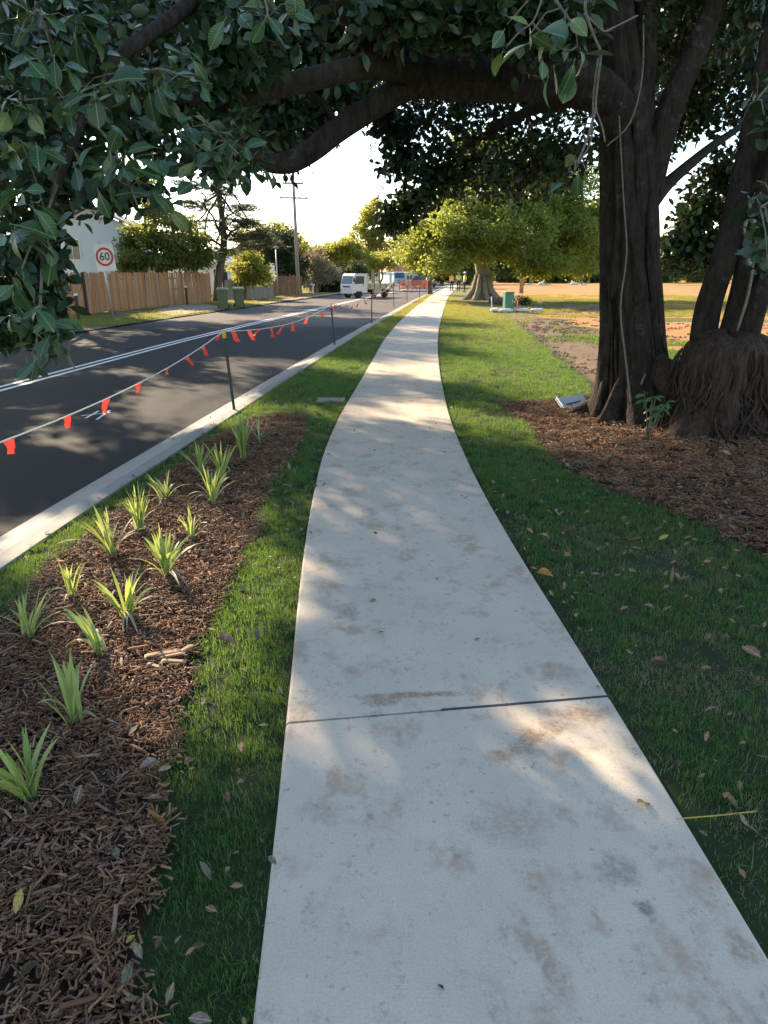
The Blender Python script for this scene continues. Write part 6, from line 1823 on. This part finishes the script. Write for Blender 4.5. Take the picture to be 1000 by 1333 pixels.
def car(loc, rz, label, col, glass=M_glass, van=False, name='parked_car'):
    root = empty(name, loc, rz, label, 'car' if not van else 'van')
    mt = simple(name + '_paint', col, 0.3, 0, 0.03)
    if van:
        prism(MB(), [(-2.1, 0.35), (2.1, 0.35), (2.2, 0.8), (1.9, 1.05), (1.2, 1.9), (-2.0, 1.95), (-2.15, 1.0)], -0.85, 0.85).build('body', mt, root, bevel=0.05)
        wins = [(-1.9, 1.15), (1.3, 1.15), (0.95, 1.75), (-1.85, 1.78)]; fr_ = [(1.86, 1.12), (1.26, 1.84)]
    else:
        prism(MB(), [(-2.1, 0.35), (2.1, 0.35), (2.15, 0.75), (1.1, 0.95), (0.5, 1.42), (-1.2, 1.45), (-1.9, 0.98), (-2.15, 0.85)], -0.83, 0.83).build('body', mt, root, bevel=0.05)
        wins = [(-1.6, 0.98), (0.95, 0.98), (0.45, 1.36), (-1.1, 1.38)]; fr_ = [(1.08, 0.99), (0.54, 1.39)]
    for s in (-1, 1):
        prism(MB(), wins, s * 0.845 - 0.01, s * 0.845 + 0.01).build('side_window', glass, root)
        MB().box((2.14, s * 0.6, 0.68), (0.06, 0.3, 0.13)).build('headlight', M_lamp, root)
        MB().box((-2.14, s * 0.66, 0.78), (0.06, 0.2, 0.16)).build('tail_light', M_signr, root)
    (x0, z0), (x1, z1_) = fr_
    MB().add([(x0 + .02, -0.7, z0), (x0 + .02, 0.7, z0), (x1 + .02, 0.62, z1_), (x1 + .02, -0.62, z1_)], [(0, 1, 2, 3)]).build('windscreen', glass, root)
    for x_ in (1.35, -1.35):
        for s in (-1, 1): wheel(root, x_, s * 0.74, 0.32, 0.2, s)
car((W(519, 370, 108).x, 108, ROAD_Z), -1.5, 'pale blue-white van facing the camera beyond the truck', (0.22, 0.36, 0.42), van=True, name='parked_van')
car((W(553, 372, 96).x, 97, ROAD_Z), 1.0, 'dark blue-grey car parked beyond the slim street tree', (0.05, 0.06, 0.08))
# orange barrier mesh
bf = empty('safety_barrier', (W(520, 378, 76).x, 76, -0.05), 0, 'low orange safety mesh barrier across the road works', 'barrier')
a, b = W(520, 376, 74), W(562, 374, 84)
for k in range(9):
    p = a.lerp(b, k / 8); p.z = 0
    MB().tube([p - bf.location, p - bf.location + Vector((0, 0, 1.1))], 0.025, 6).build('stake', M_dark, bf)
msh = MB()
for row in range(9):
    z = 0.15 + row * 0.1
    p, q = a.copy(), b.copy(); p.z = q.z = z
    msh.tube([p - bf.location, q - bf.location], 0.018, 4)
for k in range(60):
    p = a.lerp(b, k / 59); p.z = 0.15; q = p.copy(); q.z = 0.95
    msh.tube([p - bf.location, q - bf.location], 0.014, 4)
o = msh.build('mesh', M_org, bf)

# ------------------------------------------------------------------ people at the end of the path
M_skin = simple('skin', (0.42, 0.26, 0.18), 0.6)
M_hair = simple('hair_dark', (0.03, 0.02, 0.015), 0.7)
M_boot = simple('boots', (0.05, 0.035, 0.025), 0.7)
M_navy = simple('trousers_navy', (0.02, 0.025, 0.045), 0.8)
M_hvo = simple('hi_vis_orange', (0.85, 0.20, 0.05), 0.6)
M_hvy = simple('hi_vis_yellow', (0.62, 0.72, 0.05), 0.6)
M_refl = simple('reflective_band', (0.7, 0.7, 0.68), 0.3)
def skin_fig(name, joints, edges, parent, mat, levels=1):
    me = bpy.data.meshes.new(name)
    me.from_pydata([j[:3] for j in joints], edges, [])
    o = link_mesh(name, me, parent)
    me.materials.append(mat)
    sm = o.modifiers.new('skin', 'SKIN')
    for i, j in enumerate(joints):
        v = me.skin_vertices[0].data[i]
        v.radius = (j[3], j[4] if len(j) > 4 else j[3])
        v.use_root = (i == 0)
    sb_ = o.modifiers.new('sub', 'SUBSURF'); sb_.levels = levels; sb_.render_levels = levels
    sm.use_smooth_shade = True
    return o
def person(px, py, Yd, H, rz, top, label, pose=0, hat=None):
    p = W(px, 370, Yd)
    root = empty('person', (p.x, Yd, 0.0), rz, label, 'person')
    k = H / 1.75
    sw = 0.12 if pose == 0 else 0.24
    J = [(0, 0, 0.95, 0.15, 0.11), (0, 0, 1.15, 0.14, 0.10), (0, 0, 1.38, 0.17, 0.11), (0, 0, 1.47, 0.06, 0.06), (0, 0.01, 1.54, 0.055, 0.06), (0, -0.01, 1.64, 0.085, 0.10), (0, -0.005, 1.72, 0.07, 0.08),
         (0.10, 0, 0.88, 0.085, 0.085), (0.11, -sw * 0.4, 0.50, 0.06, 0.065), (0.11, -sw * 0.1 + (0.05 if pose else 0), 0.10, 0.042, 0.045), (0.12, -sw * 0.1 - 0.12, 0.04, 0.04, 0.035),
         (-0.10, 0, 0.88, 0.085, 0.085), (-0.11, sw * 0.1, 0.50, 0.06, 0.065), (-0.11, sw * 0.6, 0.10, 0.042, 0.045), (-0.12, sw * 0.6 - 0.12, 0.04, 0.04, 0.035),
         (0.20, 0, 1.40, 0.06, 0.06), (0.26, 0.02, 1.13, 0.045, 0.045), (0.24, -0.12 - 0.1 * pose, 0.92, 0.034, 0.034), (0.235, -0.17 - 0.1 * pose, 0.84, 0.036, 0.026),
         (-0.20, 0, 1.40, 0.06, 0.06), (-0.26, 0.03, 1.13, 0.045, 0.045), (-0.25, -0.06, 0.90, 0.034, 0.034), (-0.25, -0.09, 0.81, 0.036, 0.026)]
    J = [tuple(v * k for v in j) for j in J]
    E_ = [(0, 1), (1, 2), (2, 3), (3, 4), (4, 5), (5, 6), (0, 7), (7, 8), (8, 9), (9, 10), (0, 11), (11, 12), (12, 13), (13, 14), (2, 15), (15, 16), (16, 17), (17, 18), (2, 19), (19, 20), (20, 21), (21, 22)]
    skin_fig('body', J, E_, root, M_skin)
    g = 1.14
    up = [tuple(list(J[i][:3]) + [r * g for r in J[i][3:]]) for i in (0, 1, 2, 15, 16, 19, 20)]
    # sleeves end at mid forearm
    up[4] = tuple(list(J[16][:3]) + [r * g for r in J[16][3:]]); up[6] = tuple(list(J[20][:3]) + [r * g for r in J[20][3:]])
    skin_fig('shirt', up, [(0, 1), (1, 2), (2, 3), (3, 4), (2, 5), (5, 6)], root, top)
    lo = [tuple(list(J[i][:3]) + [r * 1.12 for r in J[i][3:]]) for i in (0, 7, 8, 9, 11, 12, 13)]
    skin_fig('trousers', lo, [(0, 1), (1, 2), (2, 3), (0, 4), (4, 5), (5, 6)], root, M_navy)
    bd = MB()
    n = 16
    for z in (1.08, 1.22):
        bd.lathe([(0.152, -0.025), (0.157, 0), (0.152, 0.025)], n, (0, 0, z * k), Matrix.Diagonal((1.1, 0.9, 1)))
    bd.build('reflective_bands', M_refl, root, True)
    for a, b in ((9, 10), (13, 14)):
        m = MB(); m.box(((J[a][0] + J[b][0]) / 2, (J[a][1] + J[b][1]) / 2, 0.055), (0.11, 0.28, 0.11)); m.build('boot', M_boot, root, bevel=0.03)
    if hat:
        h = MB(); h.lathe([(0.19, 1.70), (0.185, 1.712), (0.10, 1.715), (0.098, 1.79), (0.06, 1.82), (0.01, 1.825)], 18, (0, -0.01, 0.0))
        o = h.build('hat', hat, root, True); o.scale = (k, k, k)
    else:
        h = MB(); h.lathe([(0.088, 1.62), (0.10, 1.68), (0.09, 1.74), (0.05, 1.775), (0.005, 1.78)], 14, (0, 0.015, 0.0))
        o = h.build('hair', M_hair, root, True); o.scale = (k, k, k)
    # face
    fc = MB()
    fc.box((0, -0.105 * k, 1.64 * k), (0.022, 0.03, 0.04)); 
    fc.build('nose', M_skin, root, bevel=0.008)
    e = MB()
    for s in (-1, 1): e.lathe([(0.004, -0.006), (0.011, 0), (0.004, 0.006)], 8, (s * 0.032, -0.088 * k, 1.665 * k))
    e.build('eyes', M_hair, root, True)
person(588, 370, 74, 1.72, 0.6, M_hvo, 'person in orange hi-vis shirt and dark trousers, left of the trio on the path', 0)
person(597, 370, 75, 1.78, 2.9, M_hvy, 'person in yellow hi-vis shirt and navy trousers, middle of the trio', 1, M_hvy)
person(605, 370, 70, 1.78, -1.2, M_hvy, 'person in lime hi-vis shirt with pale hat, right of the trio', 0, M_white)

# ------------------------------------------------------------------ park side bits
M_gbox = simple('pillar_green', (0.035, 0.16, 0.09), 0.5, 0, 0.08)
gb = G(661, 406, 0)
gp = empty('service_pillar', gb, 0.2, 'green electrical service pillar standing on the lawn edge by sandbags', 'service pillar')
m = MB().box((0, 0, 0.42), (0.42, 0.36, 0.90)).build('cabinet', M_gbox, gp, bevel=0.02)
MB().box((0, 0, 0.885), (0.46, 0.40, 0.05)).build('lid', M_gbox, gp, bevel=0.015)
d_ = MB().box((0, -0.186, 0.45), (0.34, 0.012, 0.74)).build('door', M_gbox, gp)
MB().box((0.13, -0.2, 0.5), (0.03, 0.02, 0.1)).build('handle', M_galv, d_)
M_sand = simple('sandbag_cloth', (0.58, 0.57, 0.56), 0.9, 0, 0.1, 14, 0.2, 0.4)
def sandbag(x_, y_, z_, rz, label):
    m = MB()
    n = 12
    vs, fs = [], []
    for i in range(n + 1):
        t = i / n * 2 - 1
        rad = max(0.02, (1 - abs(t) ** 3.5)) 
        for k in range(12):
            a = 2 * math.pi * k / 12
            vs.append((t * 0.36, math.cos(a) * 0.19 * rad ** 0.6, 0.09 + math.sin(a) * 0.09 * rad ** 0.5 * (1 if math.sin(a) > 0 else 0.95) + 0.012 * math.sin(9 * t + a * 2)))
    for i in range(n):
        for k in range(12):
            fs.append((i * 12 + k, i * 12 + (k + 1) % 12, (i + 1) * 12 + (k + 1) % 12, (i + 1) * 12 + k))
    fs += [tuple(range(11, -1, -1)), tuple(n * 12 + k for k in range(12))]
    o = m.add(vs, fs).build('sandbag', M_sand, None, True, (x_, y_, z_), (0, 0, rz))
    tag(o, label, 'sandbag', 'sandbags round the service pillar')
sandbag(gb.x - 0.15, gb.y - 0.45, 0, 0.1, 'pale sandbag lying in front of the green pillar')
sandbag(gb.x + 0.6, gb.y - 0.35, 0, -0.2, 'pale sandbag just right of the green pillar')
sandbag(gb.x + 1.35, gb.y - 0.2, 0, 0.35, 'pale sandbag farthest right of the green pillar')
sandbag(gb.x - 0.62, gb.y - 0.05, 0, 1.1, 'pale sandbag to the left of the green pillar')
M_pink = simple('stake_pink', (0.80, 0.10, 0.16), 0.6)
def stake(px, py, tpx, tpy, r, mat, label):
    b = G(px, py); t = W(tpx, tpy, b.y)
    o = MB().tube([Vector((0, 0, -0.1)), t - b], r, 6).build('stake', mat, None, True, b)
    MB().box(tuple((t - b) * 0.98), (r * 2.6, r * 2.6, 0.02)).build('stake_head', mat, o)
    tag(o, label, 'stake')
stake(641, 408, 640, 386, 0.02, M_white, 'thin white stake in the lawn left of the green pillar')
stake(674, 402, 674, 391, 0.03, M_pink, 'short pink-topped stake right of the green pillar')
stake(779, 496, 781, 473, 0.022, M_pink, 'pink survey stake beside the left edge of the big trunk')
# dark low shrub / silt roll behind the pillar
lg = MB()
a, b = G(640, 394), G(664, 398)
lg.tube([(a.x, a.y, 0.12), ((a.x + b.x) / 2, (a.y + b.y) / 2, 0.16), (b.x, b.y, 0.12)], [0.2, 0.22, 0.18], 10)
o = lg.build('fallen_log', M_bark2, None, True)
tag(o, 'dark log lying on the grass between the distant fig and the green pillar', 'log')
t3 = tree('low_bush', 'low dark bush on the grass right of the green pillar', (W(681, 398, 41).x, 41, 0), (W(681, 390, 41).x, 41, 0.3), 0.04, [((W(677, 392, 41)), (0.5, 0.4, 0.4)), ((W(686, 393, 41)), (0.5, 0.4, 0.35))], M_lf_dark, 9, PROTO_MID, 0.6, None, None, 61, 6, 'bush')
# clear plastic tray of packaging by the trunk
tb = G(745, 531)
pt = empty('plastic_tray', tb, 0.25, 'shiny pale plastic tray lying tilted on the mulch left of the fig trunk', 'plastic tray')
M_plas = simple('plastic_clear', (0.62, 0.66, 0.68), 0.18, 0, 0.1)
M_plask = simple('plastic_dark', (0.10, 0.11, 0.12), 0.4)
MB().box((0, 0, 0.075), (0.40, 0.20, 0.012), rot=(0.5, -0.12, 0)).build('base', M_plas, pt)
for s in (-1, 1):
    MB().box((0, s * 0.09, 0.085 + s * 0.048), (0.42, 0.02, 0.03), rot=(0.5, -0.12, 0)).build('rim', M_plas, pt)
MB().box((0.02, -0.02, 0.072), (0.26, 0.03, 0.016), rot=(0.5, -0.12, 0.15)).build('rib', M_plask, pt)
MB().box((-0.19, 0, 0.095), (0.02, 0.2, 0.03), rot=(0.5, -0.12, 0)).build('rim', M_plas, pt)
# pale boulders at the far edge of the red field
def boulder(px, py, Yd, s, label, seed):
    r = random.Random(seed)
    p = W(px, py, Yd)
    bm = bmesh.new()
    bmesh.ops.create_icosphere(bm, subdivisions=2, radius=1)
    for v in bm.verts: v.co = Vector((v.co.x * s * 1.5, v.co.y * s, max(-0.2, v.co.z) * s * 0.9)) * (1 + r.uniform(-0.12, 0.12))
    me = bpy.data.meshes.new('boulder'); bm.to_mesh(me); bm.free()
    me.materials.append(M_bould)
    o = link_mesh('boulder', me, None, (p.x, Yd, 0))
    tag(o, label, 'boulder', 'boulders along the far edge of the field')
M_bould = simple('boulder_stone', (0.50, 0.48, 0.44), 0.9, 0, 0.2, 2)
boulder(707, 366, 112, 0.55, 'largest pale boulder at the far edge of the red field', 1)
boulder(748, 366, 112, 0.5, 'pale boulder at the far edge of the field nearest the big trunk', 2)
boulder(760, 367, 110, 0.35, 'small pale boulder beside the one nearest the big trunk', 3)
boulder(690, 367, 110, 0.3, 'small pale boulder left of the largest one', 4)
